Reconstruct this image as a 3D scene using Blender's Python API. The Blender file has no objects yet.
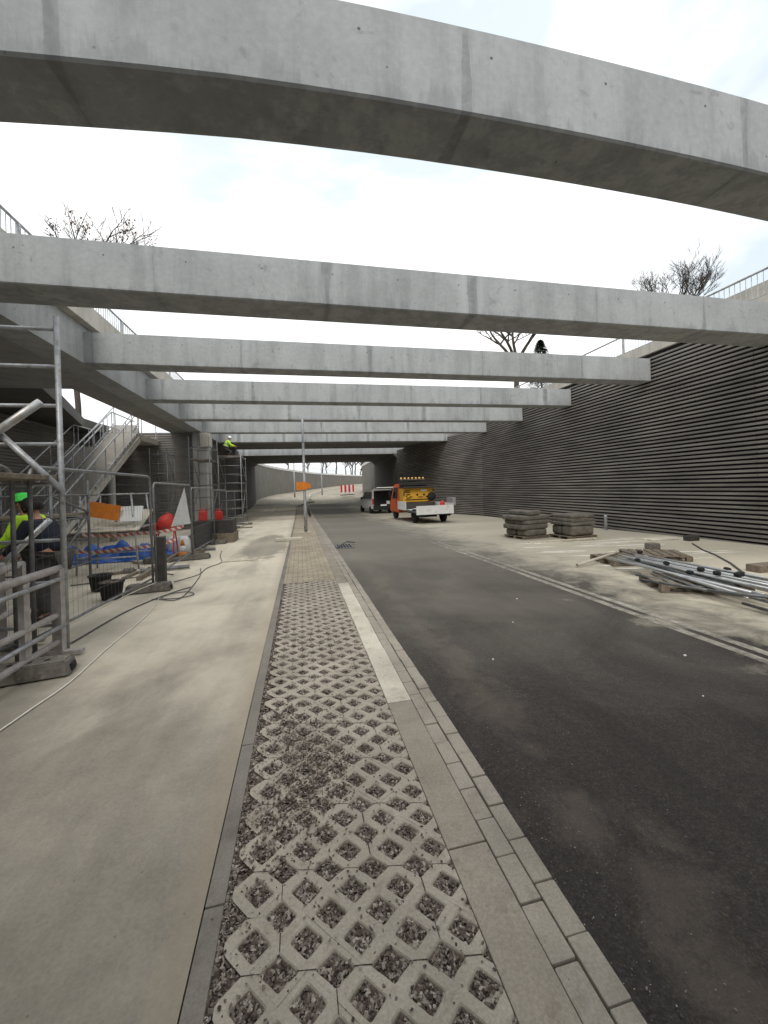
import bpy, bmesh, math, random
import numpy as np
from mathutils import Vector, Matrix
random.seed(7)
R = math.radians
scene = bpy.context.scene
col = scene.collection

# ------------------------------------------------------------------ materials
def nd(nt, t, **kw):
    n = nt.nodes.new(t)
    for k, v in kw.items():
        if k in n.inputs: n.inputs[k].default_value = v
        else: setattr(n, k, v)
    return n
def base_mat(name, rough=.8, metal=0., spec=.3):
    m = bpy.data.materials.new(name); m.use_nodes = True
    nt = m.node_tree; b = nt.nodes['Principled BSDF']
    b.inputs['Roughness'].default_value = rough; b.inputs['Metallic'].default_value = metal
    b.inputs['Specular IOR Level'].default_value = spec
    return m, nt, b
def ramp(nt, fac, stops, interp='LINEAR'):
    r = nt.nodes.new('ShaderNodeValToRGB'); r.color_ramp.interpolation = interp
    e = r.color_ramp.elements
    while len(e) < len(stops): e.new(.5)
    for i, (p, c) in enumerate(stops):
        e[i].position = p; e[i].color = (c[0], c[1], c[2], 1) if hasattr(c, '__len__') else (c, c, c, 1)
    nt.links.new(fac, r.inputs[0]); return r.outputs[0]
def noise(nt, vec, scale, detail=4, rough=.55, dist=0., mapping=None):
    n = nt.nodes.new('ShaderNodeTexNoise'); n.inputs['Scale'].default_value = scale
    n.inputs['Detail'].default_value = detail; n.inputs['Roughness'].default_value = rough
    n.inputs['Distortion'].default_value = dist
    if mapping:
        mp = nt.nodes.new('ShaderNodeMapping'); mp.inputs['Scale'].default_value = mapping
        nt.links.new(vec, mp.inputs[0]); vec = mp.outputs[0]
    nt.links.new(vec, n.inputs['Vector']); return n.outputs['Fac']
def mix(nt, fac, a, b, mode='MIX'):
    m = nt.nodes.new('ShaderNodeMixRGB'); m.blend_type = mode
    for i, v in enumerate((fac, a, b)):
        if hasattr(v, 'default_value'): nt.links.new(v, m.inputs[i])
        elif i == 0: m.inputs[0].default_value = v
        else: m.inputs[i].default_value = (v[0], v[1], v[2], 1)
    return m.outputs[0]
def math_(nt, op, a, b=None, c=None):
    m = nt.nodes.new('ShaderNodeMath'); m.operation = op
    for i, v in enumerate((a, b, c)):
        if v is None: continue
        if hasattr(v, 'default_value'): nt.links.new(v, m.inputs[i])
        else: m.inputs[i].default_value = v
    return m.outputs[0]
def pos(nt, world=True):
    if world: return nt.nodes.new('ShaderNodeNewGeometry').outputs['Position']
    return nt.nodes.new('ShaderNodeTexCoord').outputs['Object']
def bump(nt, b, h, strength=.3, dist=.02):
    n = nt.nodes.new('ShaderNodeBump'); n.inputs['Strength'].default_value = strength; n.inputs['Distance'].default_value = dist
    nt.links.new(h, n.inputs['Height']); nt.links.new(n.outputs[0], b.inputs['Normal'])
def sepxyz(nt, p):
    s = nt.nodes.new('ShaderNodeSeparateXYZ'); nt.links.new(p, s.inputs[0]); return s.outputs
def simple(name, c, rough=.6, metal=0., var=.25, scale=9., dirt=None, spec=.3):
    m, nt, b = base_mat(name, rough, metal, spec)
    p = pos(nt)
    f = noise(nt, p, scale, 5, .6)
    lo = tuple(x*(1-var) for x in c); hi = tuple(min(1, x*(1+var)) for x in c)
    o = ramp(nt, f, [(.3, lo), (.7, hi)])
    if dirt:
        g = noise(nt, p, scale*.6, 6, .7); g = ramp(nt, g, [(.52, 0), (.68, 1)])
        o = mix(nt, g, o, dirt)
    nt.links.new(o, b.inputs['Base Color'])
    bump(nt, b, noise(nt, p, scale*6, 3), .15, .005)
    return m

def concrete(name, c, joint=0, stain=.35, seed=0., rough=.85):
    m, nt, b = base_mat(name, rough)
    p0 = pos(nt); off = nt.nodes.new('ShaderNodeVectorMath'); off.operation = 'ADD'; off.inputs[1].default_value = (seed*7.3, seed*3.1, seed)
    nt.links.new(p0, off.inputs[0]); p = off.outputs[0]
    big = noise(nt, p, .8, 5, .6, .4)
    col_ = ramp(nt, big, [(.3, tuple(x*.86 for x in c)), (.7, tuple(x*1.1 for x in c))])
    fine = noise(nt, p, 14, 6, .7)
    col_ = mix(nt, .6, col_, ramp(nt, fine, [(.3, .82), (.65, 1.08)]), 'MULTIPLY')
    # vertical rain runs
    st = noise(nt, p, 1.0, 5, .65, .2, mapping=(2.6, 2.6, .22))
    col_ = mix(nt, stain, col_, ramp(nt, st, [(.36, .55), (.52, 1.0)]), 'MULTIPLY')
    # small blotches and pin holes
    bl = noise(nt, p, 3.2, 3, .5, .8)
    col_ = mix(nt, .65, col_, ramp(nt, bl, [(.26, .66), (.33, 1.0)]), 'MULTIPLY')
    vor = nt.nodes.new('ShaderNodeTexVoronoi'); vor.inputs['Scale'].default_value = 3.2; nt.links.new(p, vor.inputs['Vector'])
    ph = ramp(nt, vor.outputs['Distance'], [(.030, .45), (.05, 1.0)])
    col_ = mix(nt, 1., col_, ph, 'MULTIPLY')
    if joint:
        s = sepxyz(nt, p); n = noise(nt, p, 2.2, 4, .7); n2 = noise(nt, p, .45, 1)
        x = math_(nt, 'ADD', math_(nt, 'DIVIDE', s[0], joint), math_(nt, 'MULTIPLY', n, .022))
        x = math_(nt, 'ADD', x, 10.)
        fr = math_(nt, 'ABSOLUTE', math_(nt, 'SUBTRACT', math_(nt, 'FRACT', x), .5))
        w = math_(nt, 'LESS_THAN', fr, math_(nt, 'ADD', .003, math_(nt, 'MULTIPLY', math_(nt, 'MAXIMUM', math_(nt, 'SUBTRACT', n2, .42), 0.), .16)))
        soft = ramp(nt, fr, [(.0, .72), (.03, 1.0)])
        br = ramp(nt, noise(nt, p, 1.9, 5, .75, 1.), [(.36, .12), (.6, .85)])
        col_ = mix(nt, math_(nt, 'MULTIPLY', w, math_(nt, 'MULTIPLY', br, .75)), col_, (c[0]*.5, c[1]*.51, c[2]*.52))
        col_ = mix(nt, .4, col_, soft, 'MULTIPLY')
        # lighter laitance patch next to some joints, leak stains running up from the bottom edge, dirty top edge
        lt = math_(nt, 'MULTIPLY', ramp(nt, fr, [(.03, 0), (.06, 1), (.12, 0)]), ramp(nt, n2, [(.45, 0), (.6, .5)])); col_ = mix(nt, lt, col_, (c[0]*1.3, c[1]*1.3, c[2]*1.3))
        drip = noise(nt, p, 1., 5, .7, .3, mapping=(3.4, 3.4, .5)); zz = sepxyz(nt, p0)[2]
        low = ramp(nt, math_(nt, 'ADD', math_(nt, 'SUBTRACT', 5.42, zz), math_(nt, 'MULTIPLY', math_(nt, 'SUBTRACT', drip, .5), 1.5)), [(.30, 0), (.46, 1)])
        col_ = mix(nt, math_(nt, 'MULTIPLY', low, .34), col_, (c[0]*.45, c[1]*.46, c[2]*.48))
        bl2 = noise(nt, p, 1.7, 6, .75, 1.4); col_ = mix(nt, ramp(nt, bl2, [(.62, 0), (.66, .38)]), col_, (c[0]*.5, c[1]*.5, c[2]*.52))
        # tie holes in a row
        tx = math_(nt, 'SUBTRACT', math_(nt, 'FRACT', math_(nt, 'ADD', math_(nt, 'DIVIDE', s[0], 1.25), 20.)), .5); tz = math_(nt, 'SUBTRACT', zz, 5.62)
        dd = math_(nt, 'ADD', math_(nt, 'POWER', math_(nt, 'MULTIPLY', tx, 1.25), 2.), math_(nt, 'POWER', tz, 2.)); col_ = mix(nt, math_(nt, 'LESS_THAN', dd, .00022), col_, (c[0]*.3, c[1]*.3, c[2]*.3))
    nt.links.new(col_, b.inputs['Base Color'])
    bump(nt, b, fine, .25, .01)
    return m

M = {}
M['beam'] = [concrete('beam_concrete_%d' % i, (.365, .376, .376), joint=j, seed=i*1.7, stain=.36)
             for i, j in enumerate((3.3, 2.9, 3.6, 3.1, 3.4, 2.7, 3.0))]
M['girder'] = concrete('girder_concrete', (.350, .360, .355), stain=.4, seed=4)
M['concrete'] = concrete('wall_concrete', (.36, .35, .33), stain=.4)
M['concrete_dark'] = concrete('deck_concrete', (.30, .295, .285), stain=.3, seed=3)
M['wall_dark'] = concrete('dark_wall_concrete', (.115, .11, .10), stain=.3, seed=6)
M['edging'] = None
M['wall_far'] = concrete('far_wall_concrete', (.19, .18, .155), stain=.3, seed=9)
M['coping_white'] = concrete('white_coping', (.68, .67, .63), stain=.15, seed=2)
M['concrete_light'] = concrete('coping_concrete', (.50, .47, .41), stain=.35, seed=5)
M['concrete_new'] = concrete('new_concrete', (.42, .40, .36), stain=.2, seed=8)

def slat_mat():
    m, nt, b = base_mat('slat_brown_grey', .75)
    p = pos(nt)
    f = noise(nt, p, 1.0, 5, .65, 0., mapping=(1., .55, 5.))
    g = noise(nt, p, .35, 3, .5)
    c = ramp(nt, f, [(.3, (.17, .155, .14)), (.72, (.36, .335, .305))])
    c = mix(nt, .6, c, ramp(nt, g, [(.35, .7), (.65, 1.1)]), 'MULTIPLY')
    d = noise(nt, p, 7, 6, .75); c = mix(nt, ramp(nt, d, [(.6, 0), (.72, .5)]), c, (.33, .30, .26))
    nt.links.new(c, b.inputs['Base Color']); bump(nt, b, noise(nt, p, 30, 3), .3, .01)
    return m
M['slat'] = slat_mat()
M['black'] = simple('black_backing', (.022, .02, .019), .9)

def path_mat():
    m, nt, b = base_mat('path_surface', .9)
    p = pos(nt); s = sepxyz(nt, p)
    a = noise(nt, p, .55, 5, .6, .5); f = noise(nt, p, 60, 4, .7); md = noise(nt, p, 5, 5, .65)
    c = ramp(nt, a, [(.32, (.225, .200, .163)), (.5, (.280, .252, .207)), (.68, (.34, .306, .25))])
    c = mix(nt, .8, c, ramp(nt, md, [(.3, .86), (.7, 1.1)]), 'MULTIPLY')
    c = mix(nt, .8, c, ramp(nt, f, [(.3, .84), (.7, 1.14)]), 'MULTIPLY')
    c = mix(nt, math_(nt, 'MULTIPLY', ramp(nt, math_(nt, 'ADD', math_(nt, 'MULTIPLY', s[1], .12), math_(nt, 'MULTIPLY', math_(nt, 'SUBTRACT', a, .5), 1.2)), [(.3, 0), (1.0, 1)]), .9), c, (.64, .58, .465))  # paler with distance: dust, plus the brighter distance put into the colour
    tk = noise(nt, p, 1., 5, .65, .1, mapping=(3.0, .10, 1)); c = mix(nt, .6, c, ramp(nt, tk, [(.36, .90), (.62, 1.07)]), 'MULTIPLY')
    v2 = nt.nodes.new('ShaderNodeTexVoronoi'); v2.inputs['Scale'].default_value = 11; nt.links.new(p, v2.inputs['Vector'])
    c = mix(nt, 1, c, ramp(nt, math_(nt, 'ADD', v2.outputs['Distance'], math_(nt, 'MULTIPLY', a, .25)), [(.15, .62), (.17, 1)]), 'MULTIPLY')
    # damp patches
    w = noise(nt, p, .42, 4, .6, 1.1, mapping=(1.4, .8, 1)); c = mix(nt, math_(nt, 'MULTIPLY', ramp(nt, w, [(.5, 0), (.68, 1)]), .4), c, (.17, .155, .13))
    ex = math_(nt, 'POWER', math_(nt, 'DIVIDE', math_(nt, 'SUBTRACT', s[0], -1.15), .75), 2.); ey = math_(nt, 'POWER', math_(nt, 'DIVIDE', math_(nt, 'SUBTRACT', s[1], 13.6), 3.6), 2.)
    dp = math_(nt, 'ADD', math_(nt, 'SUBTRACT', 1.25, math_(nt, 'ADD', ex, ey)), math_(nt, 'MULTIPLY', math_(nt, 'SUBTRACT', md, .5), 2.2))
    c = mix(nt, math_(nt, 'MULTIPLY', ramp(nt, dp, [(.3, 0), (.55, 1)]), .62), c, (.20, .18, .145))
    # dust along the edging
    e = ramp(nt, math_(nt, 'ADD', math_(nt, 'MULTIPLY', math_(nt, 'SUBTRACT', s[0], -.62), 4), math_(nt, 'MULTIPLY', md, .6)), [(.4, 0), (.9, 1)])
    c = mix(nt, math_(nt, 'MULTIPLY', e, .35), c, (.33, .27, .19))
    v = nt.nodes.new('ShaderNodeTexVoronoi'); v.inputs['Scale'].default_value = 2.4; nt.links.new(p, v.inputs['Vector'])
    c = mix(nt, 1, c, ramp(nt, v.outputs['Distance'], [(.018, .35), (.03, 1)]), 'MULTIPLY')
    nt.links.new(c, b.inputs['Base Color']); bump(nt, b, f, .35, .004)
    return m
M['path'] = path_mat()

def road_mat():
    m, nt, b = base_mat('asphalt_dusty', .88)
    p = pos(nt); s = sepxyz(nt, p)
    f = noise(nt, p, 110, 3, .8); f2 = noise(nt, p, 28, 4, .7); a = noise(nt, p, .6, 6, .62, .8); a2 = noise(nt, p, 1.7, 6, .7, .5)
    c = ramp(nt, a, [(.3, (.036, .031, .028)), (.55, (.043, .037, .033)), (.78, (.055, .048, .042))])
    vo = nt.nodes.new('ShaderNodeTexVoronoi'); vo.inputs['Scale'].default_value = 130; nt.links.new(p, vo.inputs['Vector'])
    vs = nt.nodes.new('ShaderNodeSeparateColor'); nt.links.new(vo.outputs['Color'], vs.inputs[0])
    c = mix(nt, 1, c, ramp(nt, vs.outputs[0], [(0, .75), (.8, 1.02), (.92, 1.2), (1, 1.5)]), 'MULTIPLY')
    tk = noise(nt, p, 1., 4, .6, .1, mapping=(2.2, .06, 1)); c = mix(nt, .75, c, ramp(nt, tk, [(.38, .80), (.6, 1.22)]), 'MULTIPLY')
    st_ = noise(nt, p, 1.3, 5, .7, 1.2); c = mix(nt, ramp(nt, st_, [(.64, 0), (.68, .5)]), c, (.030, .028, .026))
    c = mix(nt, 1, c, ramp(nt, f, [(.3, .6), (.7, 1.5)]), 'MULTIPLY')
    c = mix(nt, .8, c, ramp(nt, f2, [(.35, .8), (.7, 1.3)]), 'MULTIPLY')
    # tan sand drift beside the kerb
    k = math_(nt, 'SUBTRACT', 1.0, math_(nt, 'ABSOLUTE', math_(nt, 'DIVIDE', math_(nt, 'SUBTRACT', s[0], 1.38), .42)))
    k = math_(nt, 'ADD', k, math_(nt, 'MULTIPLY', math_(nt, 'SUBTRACT', a2, .5), 3.4))
    c = mix(nt, math_(nt, 'MULTIPLY', ramp(nt, k, [(.45, 0), (1.6, 1)]), .30), c, (.17, .14, .11))
    # dust on the far side; heavier with X, broken up
    d = math_(nt, 'ADD', math_(nt, 'MULTIPLY', math_(nt, 'SUBTRACT', s[0], 4.2), .30), math_(nt, 'MULTIPLY', math_(nt, 'SUBTRACT', a2, .5), 1.1))
    d = math_(nt, 'ADD', d, math_(nt, 'MULTIPLY', math_(nt, 'SUBTRACT', a, .5), .8))
    c = mix(nt, math_(nt, 'MULTIPLY', ramp(nt, d, [(.0, 0), (.6, 1)]), .97), c, (.64, .58, .455))
    # general pale tan film growing away along the lane
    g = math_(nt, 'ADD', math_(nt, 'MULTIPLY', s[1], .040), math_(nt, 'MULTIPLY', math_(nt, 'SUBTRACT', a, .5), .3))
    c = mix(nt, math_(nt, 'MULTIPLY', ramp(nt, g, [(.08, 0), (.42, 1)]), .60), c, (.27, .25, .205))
    nt.links.new(c, b.inputs['Base Color']); bump(nt, b, f, .6, .006)
    return m
M['road'] = road_mat()

def ground_mat():
    m, nt, b = base_mat('sandy_ground', .95)
    p = pos(nt)
    a = noise(nt, p, .7, 6, .65, .6); f = noise(nt, p, 22, 5, .75)
    c = ramp(nt, a, [(.3, (.23, .205, .165)), (.55, (.34, .305, .245)), (.72, (.46, .43, .36))])
    c = mix(nt, .9, c, ramp(nt, f, [(.3, .75), (.7, 1.2)]), 'MULTIPLY')
    nt.links.new(c, b.inputs['Base Color']); bump(nt, b, f, .6, .02)
    return m
M['ground'] = ground_mat()
M['terrain'] = simple('winter_grass_soil', (.09, .085, .05), .95, var=.4, scale=.6)

def paver_mat(name, c, bounds=.0):
    m, nt, b = base_mat(name, .88)
    p = pos(nt)
    a = noise(nt, p, 2.2, 5, .6, .5); f = noise(nt, p, 90, 4, .75); g = noise(nt, p, 9, 6, .7)
    o = ramp(nt, a, [(.3, tuple(x*.78 for x in c)), (.7, tuple(x*1.14 for x in c))])
    o = mix(nt, .8, o, ramp(nt, f, [(.3, .72), (.7, 1.2)]), 'MULTIPLY')
    o = mix(nt, ramp(nt, g, [(.55, 0), (.72, .5)]), o, (.16, .125, .09))
    h_ = noise(nt, p, 1.1, 6, .7, 1.2); o = mix(nt, ramp(nt, h_, [(.56, 0), (.66, .55)]), o, (c[0]*.55, c[1]*.52, c[2]*.48))
    v = nt.nodes.new('ShaderNodeTexVoronoi'); v.inputs['Scale'].default_value = 14; nt.links.new(p, v.inputs['Vector']); o = mix(nt, 1, o, ramp(nt, math_(nt, 'ADD', v.outputs['Distance'], math_(nt, 'MULTIPLY', a, .3)), [(.19, .5), (.215, 1)]), 'MULTIPLY')
    nt.links.new(o, b.inputs['Base Color']); bump(nt, b, f, .5, .004)
    return m
M['grid'] = paver_mat('grid_paver_concrete', (.385, .345, .285))
M['sett'] = paver_mat('sett_concrete', (.34, .305, .255))
M['kerb'] = paver_mat('kerb_concrete', (.31, .275, .225))
M['edging'] = paver_mat('edging_concrete', (.215, .195, .17))
M['kerb_light'] = paver_mat('kerb_clean_concrete', (.58, .54, .45))
M['gravelbed'] = simple('gravel_bed', (.05, .04, .033), .95, var=.6, scale=90)
def gravel_mat():
    m, nt, b = base_mat('gravel_stone', .8)
    p = pos(nt)
    v = nt.nodes.new('ShaderNodeTexVoronoi'); v.inputs['Scale'].default_value = 85; nt.links.new(p, v.inputs['Vector'])
    s = nt.nodes.new('ShaderNodeSeparateColor'); nt.links.new(v.outputs['Color'], s.inputs[0])
    c = ramp(nt, s.outputs[0], [(0, (.045, .034, .03)), (.35, (.11, .08, .065)), (.6, (.17, .14, .12)), (.85, (.27, .235, .20)), (1, (.42, .38, .33))])
    nt.links.new(c, b.inputs['Base Color']); return m
M['gravel'] = gravel_mat()

def block_paving():
    m, nt, b = base_mat('small_block_paving', .9)
    p = pos(nt)
    br = nt.nodes.new('ShaderNodeTexBrick'); nt.links.new(p, br.inputs['Vector'])
    br.inputs['Scale'].default_value = 1.; br.inputs['Brick Width'].default_value = .2; br.inputs['Row Height'].default_value = .1
    br.inputs['Mortar Size'].default_value = .007; br.inputs['Color1'].default_value = (.42, .36, .27, 1); br.inputs['Color2'].default_value = (.33, .285, .215, 1)
    br.inputs['Mortar'].default_value = (.12, .10, .075, 1); br.offset = .5
    a = noise(nt, p, 1.2, 6, .7, .6)
    c = mix(nt, .9, br.outputs['Color'], ramp(nt, a, [(.3, .72), (.7, 1.25)]), 'MULTIPLY')
    c = mix(nt, ramp(nt, noise(nt, p, 3, 5, .7), [(.5, 0), (.66, .6)]), c, (.42, .36, .26))
    nt.links.new(c, b.inputs['Base Color']); bump(nt, b, br.outputs['Fac'], -.4, .006); return m
M['blocks'] = block_paving()

M['galv'] = simple('galvanised_steel', (.40, .41, .42), .5, .45, var=.25, scale=14, dirt=(.22, .20, .17))
M['fence'] = simple('weathered_fence_steel', (.22, .225, .23), .5, .4, var=.3, scale=14, dirt=(.15, .14, .12))
M['galv_dark'] = simple('dull_steel', (.17, .175, .18), .55, .4, var=.3, scale=14, dirt=(.12, .10, .08))
M['alu'] = simple('aluminium_tube', (.50, .51, .51), .4, .5, var=.15, scale=10, dirt=(.40, .37, .33))
M['pinkgrey'] = simple('dusty_barrier_tube', (.40, .37, .35), .65, .1, var=.2, scale=12, dirt=(.28, .23, .19))
M['timber'] = simple('grey_timber', (.19, .155, .115), .85, var=.35, scale=16, dirt=(.27, .235, .185))
M['timber_pale'] = simple('pale_board', (.52, .47, .38), .8, var=.2, scale=8, dirt=(.33, .29, .22))
M['ply'] = simple('dark_formwork_board', (.055, .05, .046), .7, var=.3, scale=8)
M['rubber'] = simple('black_rubber', (.022, .022, .022), .85, var=.3)
M['block'] = simple('fence_block_concrete', (.15, .14, .12), .92, var=.3, scale=20, dirt=(.30, .27, .22))
M['white'] = simple('white_paint', (.80, .80, .78), .4, var=.06, dirt=(.62, .60, .56), scale=6)
M['white_sheet'] = simple('white_sheet', (.66, .67, .66), .7, var=.1, scale=5)
M['orange'] = simple('orange_paint', (.70, .115, .025), .4, var=.1, dirt=(.38, .12, .05), scale=7, spec=.5)
M['orange_board'] = simple('orange_board', (.62, .19, .02), .6, var=.15)
M['yellow'] = simple('yellow_paint', (.68, .36, .035), .45, var=.1, dirt=(.42, .27, .07), scale=6)
M['glass'] = simple('dark_glass', (.012, .014, .016), .12, var=.1, spec=.6)
M['dark'] = simple('dark_interior', (.014, .014, .015), .8)
M['tyre'] = simple('tyre_rubber', (.025, .024, .023), .9, var=.2)
M['rim'] = simple('wheel_rim', (.35, .35, .35), .5, .5)
M['red'] = simple('red_paint', (.62, .035, .025), .5, var=.15, dirt=(.35, .06, .04), scale=7)
M['tail_red'] = simple('tail_lamp_red', (.35, .02, .015), .3)
M['blue'] = simple('blue_tarpaulin', (.02, .12, .46), .45, var=.35, scale=4, spec=.5)
M['lime'] = simple('lime_fabric', (.50, .85, .04), .8, var=.1, scale=10)
M['green'] = simple('green_helmet', (.05, .62, .07), .35, var=.05)
M['navy'] = simple('navy_fabric', (.016, .018, .028), .9, var=.3, scale=20)
M['trouser'] = simple('grey_work_trousers', (.06, .058, .055), .9, var=.3, scale=20)
M['skin'] = simple('skin', (.42, .22, .15), .6, var=.08)
M['hair'] = simple('dark_hair', (.02, .015, .012), .8)
M['boot'] = simple('brown_boot', (.05, .035, .025), .8)
M['rope'] = simple('white_rope', (.66, .64, .58), .8, var=.1)
M['cable'] = simple('grey_cable', (.10, .098, .095), .7)
M['sack'] = simple('grey_brown_concrete_units', (.145, .13, .11), .9, var=.3, scale=7, dirt=(.24, .21, .17))
M['bark'] = simple('bare_bark', (.075, .062, .052), .95, var=.3)
M['needle'] = simple('conifer_needles', (.045, .07, .04), .9, var=.4)
M['leaf_brown'] = simple('dry_brown_leaves', (.20, .11, .065), .9, var=.4)
M['paint_line'] = None
def line_mat():
    m, nt, b = base_mat('worn_white_line', .8)
    p = pos(nt); n = noise(nt, p, 9, 6, .75); n2 = noise(nt, p, 2, 4, .6)
    n = math_(nt, 'ADD', math_(nt, 'MULTIPLY', n, .7), math_(nt, 'MULTIPLY', n2, .3))
    c = ramp(nt, n, [(.38, (.12, .11, .095)), (.50, (.27, .25, .21)), (.62, (.42, .39, .33))])
    nt.links.new(c, b.inputs['Base Color']); return m
M['paint_line'] = line_mat()
def tape_mat(axis=1, period=.16):
    m, nt, b = base_mat('red_white_tape', .5)
    s = sepxyz(nt, pos(nt, False))
    x = math_(nt, 'ADD', math_(nt, 'MULTIPLY', s[1], .8), math_(nt, 'ADD', s[0], math_(nt, 'MULTIPLY', s[2], 1.0)))
    st = math_(nt, 'GREATER_THAN', math_(nt, 'FRACT', math_(nt, 'ADD', math_(nt, 'DIVIDE', x, period), 50.)), .5)
    nt.links.new(mix(nt, st, (.72, .70, .68), (.62, .13, .08)), b.inputs['Base Color']); return m
M['tape'] = tape_mat()
M['lamp_amber'] = simple('amber_lens', (.85, .50, .16), .3, var=.2, scale=12)

# ------------------------------------------------------------------ mesh builder
class MB:
    def __init__(s, org=(0, 0, 0)): s.v = []; s.f = []; s.o = Vector(org)
    def add(s, vs, fs):
        n = len(s.v); s.v += [tuple(Vector(v) - s.o) for v in vs]; s.f += [tuple(i+n for i in f) for f in fs]
    def box(s, a, b, rz=0, c=None, m=None):
        x0, y0, z0 = a; x1, y1, z1 = b
        vs = [Vector(v) for v in ((x0,y0,z0),(x1,y0,z0),(x1,y1,z0),(x0,y1,z0),(x0,y0,z1),(x1,y0,z1),(x1,y1,z1),(x0,y1,z1))]
        if rz:
            c = Vector(c) if c else Vector(((x0+x1)/2, (y0+y1)/2, 0)); mt = Matrix.Rotation(rz, 4, 'Z')
            vs = [mt @ (v-c) + c for v in vs]
        if m: vs = [m @ v for v in vs]
        s.add(vs, [(0,3,2,1),(4,5,6,7),(0,1,5,4),(1,2,6,5),(2,3,7,6),(3,0,4,7)]); return s
    def rbox(s, a, b, r=.01, m=None):
        """box with chamfered edges"""
        bm = bmesh.new(); bmesh.ops.create_cube(bm, size=1)
        a = Vector(a); b = Vector(b); d = b-a; c = (a+b)/2
        for v in bm.verts: v.co = Vector((v.co.x*d.x, v.co.y*d.y, v.co.z*d.z)) + c
        bmesh.ops.bevel(bm, geom=bm.edges[:], offset=r, segments=2, affect='EDGES', profile=.6)
        if m: bm.transform(m)
        s.frombm(bm); return s
    def frombm(s, bm):
        bm.verts.index_update(); s.add([v.co.copy() for v in bm.verts], [tuple(v.index for v in f.verts) for f in bm.faces]); bm.free()
    def tube(s, pts, r, n=8, cap=True, r2=None):
        pts = [Vector(p) for p in pts]; rings = []; L = len(pts)
        up = None
        for i, p in enumerate(pts):
            d = (pts[min(i+1, L-1)] - pts[max(i-1, 0)]).normalized()
            if up is None: up = Vector((0,0,1)) if abs(d.z) < .9 else Vector((0,1,0))
            x = d.cross(up)
            if x.length < 1e-4: x = d.cross(Vector((1,0,0)))
            x.normalize(); up = x.cross(d).normalized()
            rr = r if r2 is None else r + (r2-r)*i/(L-1)
            rings.append([p + (x*math.cos(t*2*math.pi/n) + up*math.sin(t*2*math.pi/n))*rr for t in range(n)])
        vs = [v for rg in rings for v in rg]; fs = []
        for i in range(L-1):
            for t in range(n): a = i*n+t; b_ = i*n+(t+1) % n; fs.append((a, b_, b_+n, a+n))
        if cap: fs.append(tuple(range(n))[::-1]); fs.append(tuple((L-1)*n+t for t in range(n)))
        s.add(vs, fs); return s
    def lathe(s, prof, c=(0,0,0), n=20, m=None):
        c = Vector(c); vs = []; fs = []
        for r_, z in prof:
            for t in range(n): a = t*2*math.pi/n; v = Vector((r_*math.cos(a), r_*math.sin(a), z)); vs.append((m @ v if m else v)+c)
        for i in range(len(prof)-1):
            for t in range(n): a = i*n+t; b_ = i*n+(t+1) % n; fs.append((a, b_, b_+n, a+n))
        fs.append(tuple(range(n))[::-1]); fs.append(tuple((len(prof)-1)*n+t for t in range(n)))
        s.add(vs, fs); return s
    def prism(s, poly, axis, a, b):
        """poly 2D extruded along axis 'x','y','z' from a to b"""
        def P(u, v, w): return {'x': (w, u, v), 'y': (u, w, v), 'z': (u, v, w)}[axis]
        n = len(poly); vs = [P(u, v, a) for u, v in poly] + [P(u, v, b) for u, v in poly]
        fs = [tuple(range(n))[::-1], tuple(range(n, 2*n))] + [(i, (i+1) % n, (i+1) % n+n, i+n) for i in range(n)]
        s.add(vs, fs); return s
    def build(s, name, mat, parent=None, smooth=False, loc=None):
        me = bpy.data.meshes.new(name); me.from_pydata(s.v, [], s.f); me.update()
        bm = bmesh.new(); bm.from_mesh(me); bmesh.ops.recalc_face_normals(bm, faces=bm.faces); bm.to_mesh(me); bm.free()
        if smooth:
            me.polygons.foreach_set('use_smooth', [True]*len(me.polygons))
        o = bpy.data.objects.new(name, me); col.objects.link(o)
        me.materials.append(mat)
        if parent: o.parent = parent
        if loc is not None: o.location = loc
        return o
def tag(o, label=None, cat=None, group=None, kind=None):
    if label: o['label'] = label
    if cat: o['category'] = cat
    if group: o['group'] = group
    if kind: o['kind'] = kind
    return o
def T(name, label, cat, loc=(0,0,0), rz=0, group=None):
    o = bpy.data.objects.new(name, None); col.objects.link(o); o.empty_display_size = .2
    o.location = loc; o.rotation_euler = (0, 0, rz); return tag(o, label, cat, group)
def structure(o): o['kind'] = 'structure'; return o
def children(o): return [c for c in bpy.data.objects if c.parent == o]
def copy_tree(o, label=None, loc=None, rz=None, parent=None):
    c = o.copy(); col.objects.link(c)
    if parent: c.parent = parent
    if label: c['label'] = label
    if loc is not None: c.location = loc
    if rz is not None: c.rotation_euler = (0, 0, rz)
    for ch in children(o):
        if ch != c: copy_tree(ch, parent=c)
    return c

# ------------------------------------------------------------------ levels
YS = [-60,0,3,8,20,30,40,46,52,60,70,87,114,140,200]; ZS = [0,0,0,-.06,-.26,-.42,-.40,-.05,.45,.85,1.2,1.9,3.1,4.2,6]
def zg(y): return float(np.interp(y, YS, ZS))
def zr(x, y): return zg(y) - .03 - max(0, x-1.0)*.0152      # road cross-fall

def sheet(name, xs, ys, zf, mat):
    b = MB(); nx = len(xs)
    vs = [(x, y, zf(x, y)) for y in ys for x in xs]
    fs = [(j*nx+i, j*nx+i+1, (j+1)*nx+i+1, (j+1)*nx+i) for j in range(len(ys)-1) for i in range(nx-1)]
    b.add(vs, fs); return structure(b.build(name, mat))
def fr(a, b, st):
    n = max(1, round((b-a)/st)); return [a+(b-a)*i/n for i in range(n+1)]

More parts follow.
